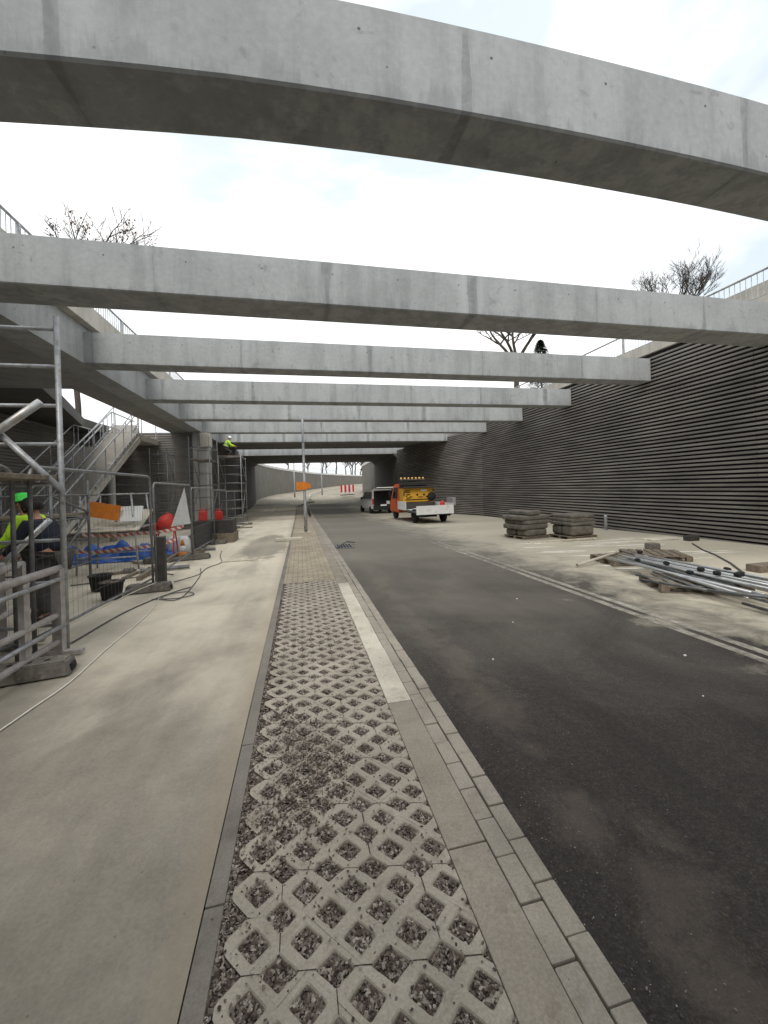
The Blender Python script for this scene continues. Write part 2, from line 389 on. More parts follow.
# ------------------------------------------------------------------ setting: ground
sheet('ground', fr(-16, 80, 4), fr(-60, 200, 2), lambda x, y: zg(y) - (.03 if x < -.5 else .30) - (.05 if y < 48 else 0), M['ground'])
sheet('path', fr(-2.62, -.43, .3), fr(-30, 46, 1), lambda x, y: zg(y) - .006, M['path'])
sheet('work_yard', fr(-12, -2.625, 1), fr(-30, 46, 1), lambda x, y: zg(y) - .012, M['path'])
sheet('road', fr(.985, 12.15, .6), fr(-30, 46, 1), lambda x, y: zr(x, y), M['road'])
b = MB()
for x0 in (4.10, 4.30):
    for y in fr(-3, 12, 1)[:-1]:
        b.add([(x, yy, zr(x, yy)+.004) for x, yy in ((x0, y), (x0+.11, y), (x0+.11, y+1), (x0, y+1))], [(0,1,2,3)])
structure(b.build('road_line', M['paint_line']))

# edging kerb on the left of the verge
b = MB(); y = -2.34
while y < 40:
    b.rbox((-.425, y+.003, zg(y)-.2), (-.35, y+1.0-.004, 0), .006) if y < 3 else b.box((-.425, y+.003, zg(y)-.2), (-.35, y+.997, zg(y+.5)+.002))
    y += 1.0
structure(b.build('edging_kerb', M['edging']))
# broad kerb slabs
b = MB(); c = MB(); js = [-1.35, -.35, .65, 1.65, 2.87]+[3.87+k for k in range(27)]
for k in range(len(js)-1):
    y, y2 = js[k], js[k+1]; z = zg((y+y2)/2); cl_ = y in (2.87, 3.87, 4.87) or y == 5.87+0
    (c if cl_ else b).rbox((.60, y+.004, z-.15), (.785, y2-.004, z+(.010 if cl_ else .003)), .005)
structure(b.build('kerb_slabs', M['kerb'])); structure(c.build('clean_kerb_slabs', M['kerb_light']))
# two rows of setts
b = MB(); rs = random.Random(3)
for row, (xa, xb) in enumerate(((.79, .885), (.892, .985))):
    y = -1.8 + row*.07
    while y < 42:
        L = .198; z = zg(y) + rs.uniform(-.005, .004) - row*.006; jx = rs.uniform(-.004, .004)
        if y < 9: b.rbox((xa+rs.uniform(0, .003)+jx*.5, y+rs.uniform(.0015, .005), z-.1), (xb-rs.uniform(0, .003)+jx*.5, y+L-rs.uniform(.001, .004), z), .007)
        else: b.box((xa, y+.005, z-.1), (xb, y+L-.005, z))
        y += L
structure(b.build('kerb_setts', M['sett']))

# grid pavers laid slightly askew: lattice of cells, each with a rounded diamond hole; holes on a joint run out to the slit
def lat(u, v):
    x = .95*(u-.1)-.03; y0 = .893*v+.283; return x, y0-(.17+.09*min(1., max(0., (y0-1.4)/.8)))*x
def grid_pavers(y1, x1):
    bm = bmesh.new(); rg = random.Random(5)
    def dia(h, rnd, n, kx=1., ky=1.):
        out = []
        for q in range(4):
            for i in range(n):
                t = i/n; a0 = q*math.pi/2; a1 = a0+math.pi/2
                x = math.cos(a0)*(1-t)+math.cos(a1)*t; y = math.sin(a0)*(1-t)+math.sin(a1)*t
                k = rnd/max(rnd, math.hypot(x, y))
                out.append((x*k*h*(kx if abs(y) < .3 else 1+(kx-1)*max(0, 1-(abs(y)-.3)*3)), y*k*h*(ky if abs(x) < .3 else 1+(ky-1)*max(0, 1-(abs(x)-.3)*3))))
        return out
    n = 8
    def edge(h, left):
        o = dia(h, 1., n)
        if not left: return o
        return [(max(-.108, x*1.3), max(-.0995, min(.0995, y*1.3))) if x < -.001 else (x, y) for x, y in o]
    for j in range(0, 90):
        for i in range(-6, 9):
            if (i+j) % 2: continue
            X, Y = lat(i*.1, j*.1)
            if X < -.245 or X > x1+.1 or Y > y1: continue
            jh = (j % 4 == 0); jv = (j % 4 != 0) and ((i + 2*(j//4)) % 6 == 0)
            kx = 1.12 if jh else 1.; ky = 1.06 if jv else 1.
            rnd = .95; h = .061+rg.uniform(-.0015, .0015); tilt = rg.uniform(-.0012, .0012)
            rows = []
            for ring, z in ((edge(.1002, X < -.15), 0), (dia(h+.010, rnd, n, 1+(kx-1)*.93, 1+(ky-1)*.93), -.0), (dia(h+.003, rnd, n, kx, ky), -.004), (dia(h, rnd, n, kx, ky), -.011), (dia(h, rnd, n, kx, ky), -.05)):
                rr = []
                for x, y in ring:
                    a, c_ = lat(i*.1+x, j*.1+y); rr.append(bm.verts.new((a, c_, zg(c_)+z+tilt)))
                rows.append(rr)
            m_ = 4*n
            for a in range(4):
                for t in range(m_):
                    t2 = (t+1) % m_; bm.faces.new((rows[a][t], rows[a][t2], rows[a+1][t2], rows[a+1][t]))
    g = bm.verts[:]+bm.edges[:]+bm.faces[:]
    bmesh.ops.bisect_plane(bm, geom=g, plane_co=(x1, 0, 0), plane_no=(1, 0, 0), clear_outer=True)
    b = MB(); b.frombm(bm); return b
structure(grid_pavers(7.25, .597).build('verge_paving', M['grid']))
b = MB(); rj = random.Random(2)
for j in range(0, 80):
    for i in range(-6, 9):
        jh = (j % 4 == 0) and (i+j) % 2 == 1; jv = (j % 4 != 0) and (i+j) % 2 == 1 and ((i+1+2*(j//4)) % 6 in (0, 1)) and ((i + 2*(j//4)) % 6 == 0)
        if not (jh or jv): continue
        w = rj.uniform(.0012, .0026); e = .034
        if jh: q = [(-e, -w), (-.01, -w*rj.uniform(.2, 1.6)), (.012, -w*rj.uniform(.2, 1.6)), (e, -w), (e, w), (-e, w)]
        else: q = [(-w, -e), (w, -e), (w*1.3, 0), (w, e), (-w, e)]
        P4 = [lat(i*.1+x, j*.1+y) for x, y in q]
        if min(p[0] for p in P4) < -.30 or max(p[0] for p in P4) > .59 or P4[0][1] > 7.2: continue
        b.add([(x, y, zg(y)+.0016) for x, y in P4], [tuple(range(len(P4)))])
structure(b.build('paving_joints', M['gravelbed']))
sheet('gravel_bed', fr(-.352, .6, .3), fr(-1, 7.4, .5), lambda x, y: zg(y)-.019, M['gravelbed'])

def gravel(name, n, x0, x1, y0, y1, size, label, zoff=-.015, holes=True, dens=None, seed=1):
    rg = np.random.RandomState(seed)
    x = rg.uniform(x0, x1, n*5); u = rg.uniform(0, 1, n*5); y = y0+(y1-y0)*u
    if holes:
        i = np.round(x/.1); j = np.round(y/.1)
        # nearest lattice cell
        fx = ((x+.03)/.95+.1)/.1; kk = .17+.09*np.clip((y+.17*x-1.4)/.8, 0, 1); fy = ((y+kk*x-.283)/.893)/.1
        a = np.floor((fx+fy+1)/2); c_ = np.floor((fx-fy+1)/2); cx = a+c_; cy = a-c_
        d = np.abs(fx-cx)+np.abs(fy-cy); X0 = .95*(cx*.1-.1)-.03
        ok = (d < .64) | (X0 < -.245) | ((d < .8) & (rg.uniform(0, 1, len(d)) < .12))
        x, y = x[ok], y[ok]
    if dens is not None:
        ok = rg.uniform(0, 1, len(x)) < dens(x, y); x, y = x[ok], y[ok]
    x, y = x[:n], y[:n]; m = len(x)
    bv = np.array([(1,0,0),(-1,0,0),(0,1,0),(0,-1,0),(0,0,1),(0,0,-1),(.62,.62,.5),(-.62,-.6,.52),(.6,-.62,.5),(-.6,.6,.5)])
    import itertools
    bm = bmesh.new(); [bm.verts.new(v) for v in bv]; bmesh.ops.convex_hull(bm, input=bm.verts[:]); bm.verts.index_update()
    bf = np.array([[v.index for v in f.verts] for f in bm.faces if len(f.verts) == 3]); bm.free()
    s = rg.uniform(.5, 1.15, m)*size
    sc = np.stack([s*rg.uniform(.8, 1.4, m), s*rg.uniform(.6, 1., m), s*rg.uniform(.4, .7, m)], 1)
    ang = rg.uniform(0, 6.28, m); ca, sa = np.cos(ang), np.sin(ang)
    V = bv[None]*sc[:, None]*(1+rg.uniform(-.22, .22, (m, len(bv), 1)))
    tl = rg.uniform(-.6, .6, m); V[..., 2] += V[..., 0]*tl[:, None]
    X = V[..., 0]*ca[:, None]-V[..., 1]*sa[:, None]+x[:, None]; Y = V[..., 0]*sa[:, None]+V[..., 1]*ca[:, None]+y[:, None]
    Z = V[..., 2] + (np.interp(y, YS, ZS)+zoff+rg.uniform(-.004, .007, m))[:, None]
    co = np.stack([X, Y, Z], -1).reshape(-1, 3)
    F = (bf[None]+(np.arange(m)*len(bv))[:, None, None]).reshape(-1, 3)
    me = bpy.data.meshes.new(name); me.from_pydata(co.tolist(), [], F.tolist()); me.update(); me.materials.append(M['gravel'])
    o = bpy.data.objects.new(name, me); col.objects.link(o); return tag(o, label, kind='stuff')
gravel('gravel', 19000, -.352, .6, .95, 2.9, .0085, 'brown and grey gravel filling the holes of the grid pavers', seed=1)
gravel('gravel', 9000, -.352, .6, 2.9, 7.2, .013, 'brown gravel in the far part of the paved strip', seed=2)
gravel('gravel', 3800, -.33, .6, 1.0, 5.5, .0062, 'loose stones scattered over the webs of the pavers', zoff=.003, holes=False, seed=3,
       dens=lambda x, y: .08+.95*np.exp(-((x+.03)/.22)**2-((y-2.35)/.45)**2)+.12*np.exp(-((x+.30)/.08)**2)*(y < 3)+.25*np.exp(-((x-.1)/.3)**2-((y-4.4)/.3)**2))
gravel('gravel', 1000, -.33, .45, 1.7, 3.2, .0095, 'brown gravel heaped loosely over the pavers', zoff=.004, holes=False, seed=9,
       dens=lambda x, y: np.exp(-((x+.05-.12*np.sin(y*6))/.13)**2-((y-2.3)/.42)**2)+.5*np.exp(-((x+.17)/.1)**2-((y-2.9)/.18)**2))
gravel('grit', 1300, .99, 1.9, .9, 7, .0035, 'fine grit along the edge of the asphalt', zoff=-.03, holes=False, seed=4,
       dens=lambda x, y: np.exp(-((x-.99)/.22)))

# block paved verge further along, with low raised white slab and lamp post
sheet('block_verge', fr(-.35, .6, .5), fr(7.25, 44, 1), lambda x, y: zg(y)+.0, M['blocks'])
o = MB(); o.rbox((-.93, 14.2, zg(14)), (.02, 14.45, zg(14)+.10), .012); tag(o.build('kerb_stone', M['kerb_light']), 'single pale kerb stone lying across the verge before the lamp post', 'kerb stone')
t = T('lamp_post', 'slim grey steel post on the paved verge with orange sign edge-on', 'post', (.19, 16.92, zg(16.9)))
MB().lathe([(.075, 0), (.075, 1.1), (.062, 1.15), (.05, 4.88), (.03, 4.9)], n=14).build('pole', M['galv'], t, True)
MB().rbox((-.2, -.2, 0), (.2, .2, .05), .01).build('foot_plate', M['kerb_light'], t)
s_ = MB(); s_.rbox((-.34, -.10, 1.86), (.10, -.065, 2.20), .006); s_.build('orange_sign', M['orange_board'], t)
MB().rbox((.05, -.09, 1.92), (.26, -.05, 2.13), .006).build('orange_tag', M['orange_board'], t)

# terrain on both sides, one sheet round the cutting
Lw = [(-11.6, -60), (-11.6, 24), (-5.55, 24.4), (-5.6, 52), (-5.0, 60), (-3.1, 70), (2.0, 88), (9, 103), (16.2, 114.5), (31, 131), (60, 152), (82, 162)]
Rw = [(12.75, -60), (12.75, 29), (11.6, 38), (10.2, 50), (10.4, 68), (14.6, 80), (25.6, 95), (41, 106), (82, 128)]
from mathutils.geometry import tessellate_polygon
b = MB(); ZT = 4.9; far = 900
for poly in (Lw + [(far, 162), (far, far), (-far, far), (-far, -60)], Rw + [(far, 128), (far, -60)], [(far, 128), (far, 162), (82, 162), (82, 128)]):
    tr_ = tessellate_polygon([[Vector((x, y, 0)) for x, y in poly]])
    b.add([(x, y, ZT) for x, y in poly], [tuple(q) for q in tr_])
b.add([(-far, -60, ZT), (-far, -900, ZT), (far, -900, ZT), (far, -60, ZT)], [(0,1,2,3)])
structure(b.build('terrain', M['terrain']))

# retaining walls beyond the portal
def wall_along(pts, z1, th, name, label, cope=True, rail=True, side=1):
    t = T(name, label, 'retaining wall', (pts[0][0], pts[0][1], zg(pts[0][1]))); og = t.location
    P = []
    for i in range(len(pts)-1):
        for k in range(6): P.append(Vector(pts[i]).lerp(Vector(pts[i+1]), k/6))
    P.append(Vector(pts[-1]))
    # smooth
    for _ in range(6): P = [P[0]]+[(P[i-1]+P[i]*2+P[i+1])/4 for i in range(1, len(P)-1)]+[P[-1]]
    def ribbon(o0, o1, za, zb):
        b = MB(og); vs = []
        for i, p in enumerate(P):
            d = (P[min(i+1, len(P)-1)]-P[max(i-1, 0)]).normalized(); nrm = Vector((-d.y, d.x))*side
            a = p+nrm*o0; c_ = p+nrm*o1; z0 = za(p) if callable(za) else za
            vs += [(a.x, a.y, z0), (c_.x, c_.y, z0), (c_.x, c_.y, zb), (a.x, a.y, zb)]
        fs = []
        for i in range(len(P)-1):
            for k in range(4): fs.append((i*4+k, i*4+(k+1) % 4, (i+1)*4+(k+1) % 4, (i+1)*4+k))
        fs += [(3,2,1,0), tuple((len(P)-1)*4+k for k in range(4))]
        b.add(vs, fs); return b
    ribbon(0, th, lambda p: zg(p.y)-.5, z1).build('wall_face', M['wall_far'], t)
    ribbon(-.08, th+.08, z1, z1+.34).build('coping', M['coping_white'], t)
    if rail:
        b = MB(og)
        for i in range(len(P)-1):
            a, c_ = P[i], P[i+1]; b.tube([(a.x, a.y, z1+1.3), (c_.x, c_.y, z1+1.3)], .03, 5)
            L = (c_-a).length; nb = int(L/.6)
            for k in range(nb): q = a.lerp(c_, k/nb); b.tube([(q.x, q.y, z1+.28), (q.x, q.y, z1+1.3)], .018, 4)
        b.build('railing', M['galv'], t)
    return t
wall_along(Lw[3:], 5.25, .4, 'retaining_wall', 'long grey retaining wall curving right beyond the tunnel mouth', side=1)
wall_along([(9.75, 50.2)]+Rw[4:], 5.25, .4, 'retaining_wall', 'pale grey retaining wall on the right of the far tunnel mouth', side=-1, rail=False)
# median kerb beyond
b = MB(); pts = [(-.2, 44), (.4, 46.5), (1.6, 48), (1.2, 52), (1.4, 60), (4, 74), (10, 90), (22, 106)]
b.tube([(x, y, zg(y)+.03) for x, y in pts], .09, 6); structure(b.build('median_kerb', M['kerb_light']))
for k, (x, y) in enumerate(((-.75, 56), (3.2, 58))):
    t = T('street_lamp', ('thin grey street lamp left of the orange sign beyond the tunnel', 'thin grey street lamp right of the orange sign beyond the tunnel')[k], 'street lamp', (x, y, zg(y)), group='street lamps beyond the tunnel')
    MB().lathe([(.11, 0), (.09, 1.0), (.055, 7.8)], n=10).build('pole', M['galv'], t, True)
    MB().tube([(0, 0, 7.8), (.3, 0, 8.1), (1.2, 0, 8.2)], .04, 6).build('arm', M['galv'], t)
    MB().rbox((1.1, -.15, 8.12), (1.8, .15, 8.24), .03).build('lamp_head', M['galv'], t)

# ------------------------------------------------------------------ right slatted wall
t = T('slatted_wall', 'tall dark wall of horizontal slats along the right side of the road', 'wall', (12.15, 7, zg(7))); og = t.location
MB(og).box((12.22, -12, -.9), (12.7, 24.2, 6.02)).build('backing_wall', M['black'], t)
b = MB(og); rs = random.Random(11); z = -.70
while z < 5.95:
    for ya, yb in ((-12, -1.45), (-1.44, 3.3), (3.306, 8.05), (8.06, 12.7), (12.706, 17.5), (17.51, 24.2)):
        dx = rs.uniform(-.006, .006); dz = rs.uniform(-.003, .003)
        b.prism([(12.21, z+dz), (12.150+dx, z+.006+dz), (12.146+dx, z+.062+dz), (12.21, z+.074+dz)], 'y', ya, yb)
    z += .128
b.build('slats', M['slat'], t)
MB(og).box((12.08, -12, 6.02), (12.75, 29, 6.36)).build('coping', M['concrete_light'], t)
for k, (xa, ya, xb, yb, zt) in enumerate(((12.2, 24.2, 11.0, 29.0, 5.4), (11.0, 29.0, 9.8, 38.0, 5.4))):
    dv = Vector((xb-xa, yb-ya)).normalized(); mm = Matrix.Translation((xa, ya, 0)) @ Matrix.Rotation(math.atan2(dv.y, dv.x), 4, 'Z'); LL = math.hypot(xb-xa, yb-ya)
    MB(og).box((0, -.5, -1), (LL, -.015, zt), m=mm).build('backing_wall', M['black'], t)
    b = MB(og); z = -.7
    while z < zt-.08: b.box((0, -.01, z), (LL-.01, .055, z+.068), m=mm); z += .128
    b.build('slats', M['slat'], t)
def railing(x, y0, y1, z0, z1, label, name='railing', step=.14):
    t = T(name, label, 'railing', (x, y0, z0)); og = t.location
    b = MB(og); b.tube([(x, y0, z1), (x, y1, z1)], .03, 6); b.tube([(x, y0, z0+.12), (x, y1, z0+.12)], .018, 6); b.build('handrail', M['galv'], t)
    b = MB(og); y = y0
    while y < y1: b.tube([(x, y, z0+.12), (x, y, z1)], .010, 4); y += step
    b.build('balusters', M['galv'], t)
    y = y0+.3
    while y < y1:
        MB(og).box((x-.03, y-.035, z0), (x+.03, y+.035, z1-.02)).build('post', M['galv'], t); y += 2.4
    return t
railing(12.35, .2, 28.5, 6.36, 7.15, 'grey baluster railing on top of the slatted right wall')
railing(-5.6, 2.0, 22.5, 6.50, 7.45, 'grey baluster railing along the parapet above the left girder')
MB((12.6, 8, 6.3))
tag(MB().prism([(5.3, 6.36), (9.4, 6.36), (9.4, 6.95), (6.2, 6.95)], 'x', 12.62, 13.3).build('concrete_plinth', M['concrete_light']), 'pale sloping concrete plinth behind the top right railing', 'plinth')

# ------------------------------------------------------------------ beams
BG = 'concrete beams spanning the road cutting'
names = ['nearest arched concrete beam, highest in the picture', 'second concrete beam from the front, running edge to edge of the picture',
         'third concrete beam from the front, its right end butting the slatted wall just below the coping', 'fourth concrete beam, the first with its end wholly against the slats',
         'fifth concrete beam from the front, just above the lamp post top', 'sixth concrete beam from the front, crossed by the lamp post top', 'seventh concrete beam, at the edge of the dark bridge deck']
def beam(i, yf, x0, x1, z0=5.05, z1=5.86, d=.62, arch=None):
    og = Vector((x0, yf, z0)); b = MB(og); xs = fr(x0, x1, .6); n = len(xs); ch = .02
    vs = []
    for x in xs:
        dz = arch(x) if arch else 0
        for y, z in ((yf, z0+ch), (yf+ch, z0), (yf+d-ch, z0), (yf+d, z0+ch), (yf+d, z1), (yf, z1)): vs.append((x, y, z+dz))
    fs = [(5,4,3,2,1,0), tuple((n-1)*6+k for k in range(6))]
    for a in range(n-1):
        for k in range(6): fs.append((a*6+k, a*6+(k+1) % 6, (a+1)*6+(k+1) % 6, (a+1)*6+k))
    b.add(vs, fs); o = b.build('concrete_beam', M['beam'][i % 7], loc=og)
    return o
ax = [-6, -2, -1.4, -.3, .8, 2.05, 4, 5.3, 8, 12.2]; az = [-.55, -.20, -.11, -.03, 0, .02, .0, -.04, -.2, -.6]
def arch1(x):
    return sum(float(np.interp(x+k*.5, ax, az)) for k in (-2, -1, 0, 1, 2))/5
for i, (yf, x1) in enumerate(((3.27, 12.12), (7.14, 12.12), (11.15, 12.12), (15.2, 12.12), (19.1, 12.12), (23.3, 12.12), (27.9, 11.2))):
    o = beam(i, yf, -5.25, x1, arch=arch1 if i == 0 else None, z1=5.84 if i < 3 else 5.80, d=.58 if i != 1 else .75)
    tag(o, names[i], 'beam', BG)
# joints picked out on the beams are in the material; decks
def deck(y0, y1, z0, z1, x0, x1, label):
    t = T('bridge_deck', label, 'bridge', ((x0+x1)/2, y0, z0)); og = t.location
    MB(og).box((x0, y0, z0), (x1, y1, z1)).build('deck_slab', M['concrete_dark'], t)
    MB(og).box((x0, y0-.04, z1), (x1, y0+.3, z1+.25)).build('parapet', M['concrete_light'], t)
    return t
deck(28.55, 36.5, 5.45, 5.86, -5.9, 12.7, 'dark concrete bridge deck behind the seventh beam')
t = T('tunnel_portal', 'far dark concrete portal frame closing the row of beams', 'portal', (2.2, 38, zg(38))); og = t.location
MB(og).box((-8, 38.2, 5.05), (13.0, 50, 5.9)).build('roof_slab', M['wall_far'], t)
MB(og).box((-5.6, 38.0, 5.02), (11.0, 38.19, 5.72)).build('front_beam', M['beam'][2], t)
MB(og).box((-6.6, 37.9, -1.), (-5.35, 50, 5.04)).build('side_wall', M['wall_dark'], t)
MB(og).box((9.75, 37.9, -1.), (13, 50.1, 5.04)).build('side_wall', M['wall_dark'], t)
MB(og).prism([(9.75, 4.6), (9.75, 5.04), (9.3, 5.04)], 'y', 38.0, 50).build('haunch', M['wall_dark'], t)
MB(og).prism([(-5.35, 4.7), (-5.35, 5.04), (-5.0, 5.04)], 'y', 38.0, 50).build('haunch', M['wall_dark'], t)
deck(-30, -2.4, 5.05, 5.86, -14, 12.7, 'wide concrete bridge deck added out of view behind the viewer, shading the near road')  # unseen deck, added to darken the near ground

# ------------------------------------------------------------------ left side structure
t = T('edge_girder', 'long concrete girder carrying the left ends of the beams', 'girder', (-5.6, 8, 5.05)); og = t.location
MB(og).box((-5.95, -2.3, 5.05), (-5.253, 28.5, 6.0)).build('girder_web', M['girder'], t)
MB(og).box((-5.95, -2.3, 6.003), (-5.05, 28.5, 6.5)).build('parapet', M['concrete_light'], t)
t = T('side_deck', 'dark concrete side deck over the work yard left of the girder', 'deck', (-9, 6, 5.05)); og = t.location
MB(og).box((-15, -2.3, 5.06), (-5.955, 13.9, 5.5)).build('slab', M['concrete_dark'], t)
MB(og).box((-6.9, 13.903, 5.06), (-5.955, 24, 5.5)).build('strip_slab', M['concrete_dark'], t)
MB(og).prism([(-15, 13.903), (-7.7, 13.903), (-10.2, 21.5), (-10.2, 24), (-15, 24)], 'z', 5.06, 5.5).build('rear_slab', M['wall_dark'], t)
def slat_panel(og, x0, y0, x1, y1, z0, z1, th=.06, step=.128):
    b = MB(og); z = z0; d = Vector((x1-x0, y1-y0)); L = d.length; a = math.atan2(d.y, d.x)
    m = Matrix.Translation((x0, y0, 0)) @ Matrix.Rotation(a, 4, 'Z')
    while z < z1: b.box((0, -th, z), (L, 0, z+.066), m=m); z += step
    return b
t = T('stairwell_wall', 'dark slatted wall behind the stairs on the left', 'wall', (-11.6, 12, 0)); og = t.location
MB(og).box((-11.9, -4, -1), (-11.3, 24, 5.04)).build('wall_core', M['concrete_dark'], t)
slat_panel(og, -11.3, 24, -11.3, 2, -.3, 5.0, -.06).build('slats', M['slat'], t)
t = T('cross_wall', 'dark slatted cross wall behind the stairs and the fence panels', 'wall', (-8, 23.4, 0)); og = t.location
MB(og).box((-11.3, 23.4, -1), (-5.72, 23.9, 5.04)).build('wall_core', M['concrete_dark'], t)
slat_panel(og, -11.2, 23.4, -5.75, 23.4, -.25, 5.0, .06).build('slats', M['slat'], t)
t = T('concrete_pier', 'square grey concrete pier under the end of the left girder', 'pier', (-5.2, 23.5, zg(23.5))); og = t.location
MB(og).rbox((-5.70, 22.9, -1), (-5.0, 24.2, 5.04), .02).build('shaft', M['concrete'], t)
MB(og).rbox((-5.3, 22.75, 4.2), (-4.75, 23.3, 4.95), .05).build('corbel', M['concrete_light'], t)
MB(og).box((-6.6, 24.2, -1), (-5.5, 37.9, 5.44)).build('side_wall', M['wall_dark'], t)

# stairs
def stair(name, label, x0, x1, segs, mat, teeth=True):
    """segs: list of ('f',y0,z0,y1,z1) flights and ('l',y0,y1,z) landings"""
    t = T(name, label, 'staircase', (x0, segs[0][1], zg(segs[0][1]))); og = t.location
    for sg in segs:
        if sg[0] == 'f':
            _, y0, z0, y1, z1 = sg; n = round((z1-z0)/.165); b = MB(og); pr = []
            for k in range(n):
                ya = y0+(y1-y0)*k/n; yb = y0+(y1-y0)*(k+1)/n; za = z0+(z1-z0)*k/n; zb = z0+(z1-z0)*(k+1)/n
                b.box((x0+.06, ya, max(za-.2, z0-.2)), (x1-.06, yb+.02, zb))
            b.build('steps', M['concrete_new'], t)
            for x in (x0, x1-.06):
                b = MB(og)
                b.prism([(y0-.1, z0-.32), (y0+.12, z0+.02) , (y1+.1, z1+.02-.1), (y1+.15, z1-.36)], 'x', x, x+.06)
                b.build('stringer', mat, t)
        else:
            _, y0, y1, z = sg; MB(og).box((x0, y0, z-.28), (x1, y1, z)).build('landing', mat, t)
    for x in (x0+.03, x1-.03):
        b = MB(og); top = []
        for sg in segs:
            if sg[0] == 'f':
                _, y0, z0, y1, z1 = sg; n = max(2, round((y1-y0)/.85))
                for k in range(n+1):
                    y = y0+(y1-y0)*k/n; z = z0+(z1-z0)*k/n; b.tube([(x, y, z-.05), (x, y, z+1.05)], .022, 6)
                top += [(x, y0, z0+1.05), (x, y1, z1+1.05)]
                b.tube([(x, y0, z0+.15), (x, y1, z1+.15)], .02, 6)
            else:
                _, y0, y1, z = sg; top += [(x, y0+.02, z+1.05), (x, y1-.02, z+1.05)]
                for y in (y0+.3, y1-.3): b.tube([(x, y, z-.05), (x, y, z+1.05)], .022, 6)
        b.tube(top, .03, 6); b.build('railing', M['galv'], t)
        if x < x0+.1 or True:
            pass
    return t
stair('staircase', 'pale concrete staircase with sawtooth side rising beside the left girder', -8.7, -7.5, [('f', 13.2, zg(13), 20.7, 4.62), ('l', 20.75, 23.3, 4.62)], M['concrete_light'])
stair('staircase', 'upper concrete staircase with broad landing farther left', -10.1, -8.85, [('f', 14.2, zg(14), 20.3, 3.95), ('l', 20.35, 21.9, 3.95), ('f', 21.95, 3.95, 24.3, 5.6)], M['concrete_light'])
o = MB(); o.lathe([(.13, 0), (.13, 3.3)], n=14); tag(o.build('prop_column', M['concrete_new'], smooth=True, loc=(-7.7, 18.2, zg(18))), 'round grey column propping the sawtooth staircase', 'column')

# ------------------------------------------------------------------ fence panels
def fence_block(): 
    bm = bmesh.new(); bmesh.ops.create_cube(bm, size=1)
    for v in bm.verts:
        tp = v.co.z > 0; v.co = Vector((v.co.x*(.66 if tp else .72), v.co.y*(.20 if tp else .24), .0 if not tp else .14))
    bmesh.ops.bevel(bm, geom=bm.edges[:], offset=.012, segments=2, affect='EDGES')
    return bm
b = MB(); b.frombm(fence_block())
fb_t = T('fence_block', 'pale-topped concrete fence foot in the left foreground, two holes in its top', 'fence foot', (-2.53, 4.2, -.01), R(9), 'concrete feet of the mesh fence')
b.build('block', M['block'], fb_t)
b = MB()
for x in (-.12, .02, .16): MB().lathe([(.026, .1405), (.026, .1415)], (x, 0, 0), 12).build('socket_hole', M['black'], fb_t)
b = MB(); b.box((.3, -.05, .02), (.362, .05, .085)); b.build('hand_slot', M['black'], fb_t)
copy_tree(fb_t, 'concrete fence foot beside the short dark post', (-2.66, 7.55, zg(7.5)), R(3))
copy_tree(fb_t, 'concrete fence foot under the white triangular sheet', (-2.8, 11.2, zg(11)), R(5))
copy_tree(fb_t, 'farther concrete fence foot below the dark formwork board', (-3.0, 14.7, zg(14.6)), R(4))
copy_tree(fb_t, 'farthest visible concrete fence foot by the rubble', (-3.15, 18.2, zg(18)), R(4))
def panel(name, label, a, c_, z0, H=1.95, mesh=True):
    a = Vector(a); c_ = Vector(c_); L = (c_-a).length; ang = math.atan2(c_.y-a.y, c_.x-a.x)
    t = T(name, label, 'fence', (a.x, a.y, z0), ang, 'mesh fence panels of the work yard')
    b = MB(); r = .12
    arc = lambda cx, s0: [(cx+s0*r*math.sin(q)*1.0, 0, H-r+r*math.cos(q)) for q in [math.pi/2*(1-k/5) for k in range(6)]]
    pts = [(.0, 0, .0)]+[( .0+r-r*math.cos(q), 0, H-r+r*math.sin(q)) for q in [math.pi/2*k/5 for k in range(6)]]+[(L-r+r*math.sin(q), 0, H-r+r*math.cos(q)) for q in [math.pi/2*k/5 for k in range(6)]]+[(L, 0, 0)]
    b.tube(pts, .021, 8); b.tube([(0, 0, .22), (L, 0, .16)], .016, 6)
    b.build('tube_frame', M['fence'], t, True)
    if mesh:
        b = MB(); w = .0013
        for z in [.22+.2*k for k in range(9)]: b.box((.02, -w, z-w), (L-.02, w, z+w))
        k = .06
        while k < L-.05: b.box((k-w*.7, -w*.7, .18), (k+w*.7, w*.7, H-.02)); k += .1
        b.build('wire_mesh', M['galv_dark'], t)
    return t
panel('mesh_fence', 'nearest full mesh fence panel, between the foreground foot and the dark post', (-2.70, 4.62), (-2.62, 7.62), 0, 1.98)
panel('mesh_fence', 'mesh fence panel running out of the left edge of the picture', (-2.78, 4.5), (-3.9, 2.3), 0, 1.98)
panel('mesh_fence', 'mesh fence panel behind the dark post, in front of the red mixer', (-2.68, 7.95), (-2.88, 11.2), zg(9), 1.95)
panel('mesh_fence', 'third mesh fence panel along the path, by the formwork board', (-2.9, 11.35), (-3.02, 14.7), zg(13), 1.95)
panel('mesh_fence', 'fourth mesh fence panel along the path, by the white bags', (-3.04, 14.8), (-3.2, 18.1), zg(16.5), 1.95)
panel('mesh_fence', 'farthest mesh fence panel by the scaffold tower', (-3.22, 18.3), (-3.4, 21.7), zg(20), 1.95)

t = T('dark_post', 'short dark square post standing behind a concrete fence foot', 'post', (-2.5, 7.72, zg(7.7)))
MB().rbox((-.065, -.06, 0), (.065, .06, .93), .01).build('shaft', M['ply'], t)
MB().rbox((-.07, -.065, .93), (.07, .065, .95), .004).build('cap', M['galv_dark'], t)

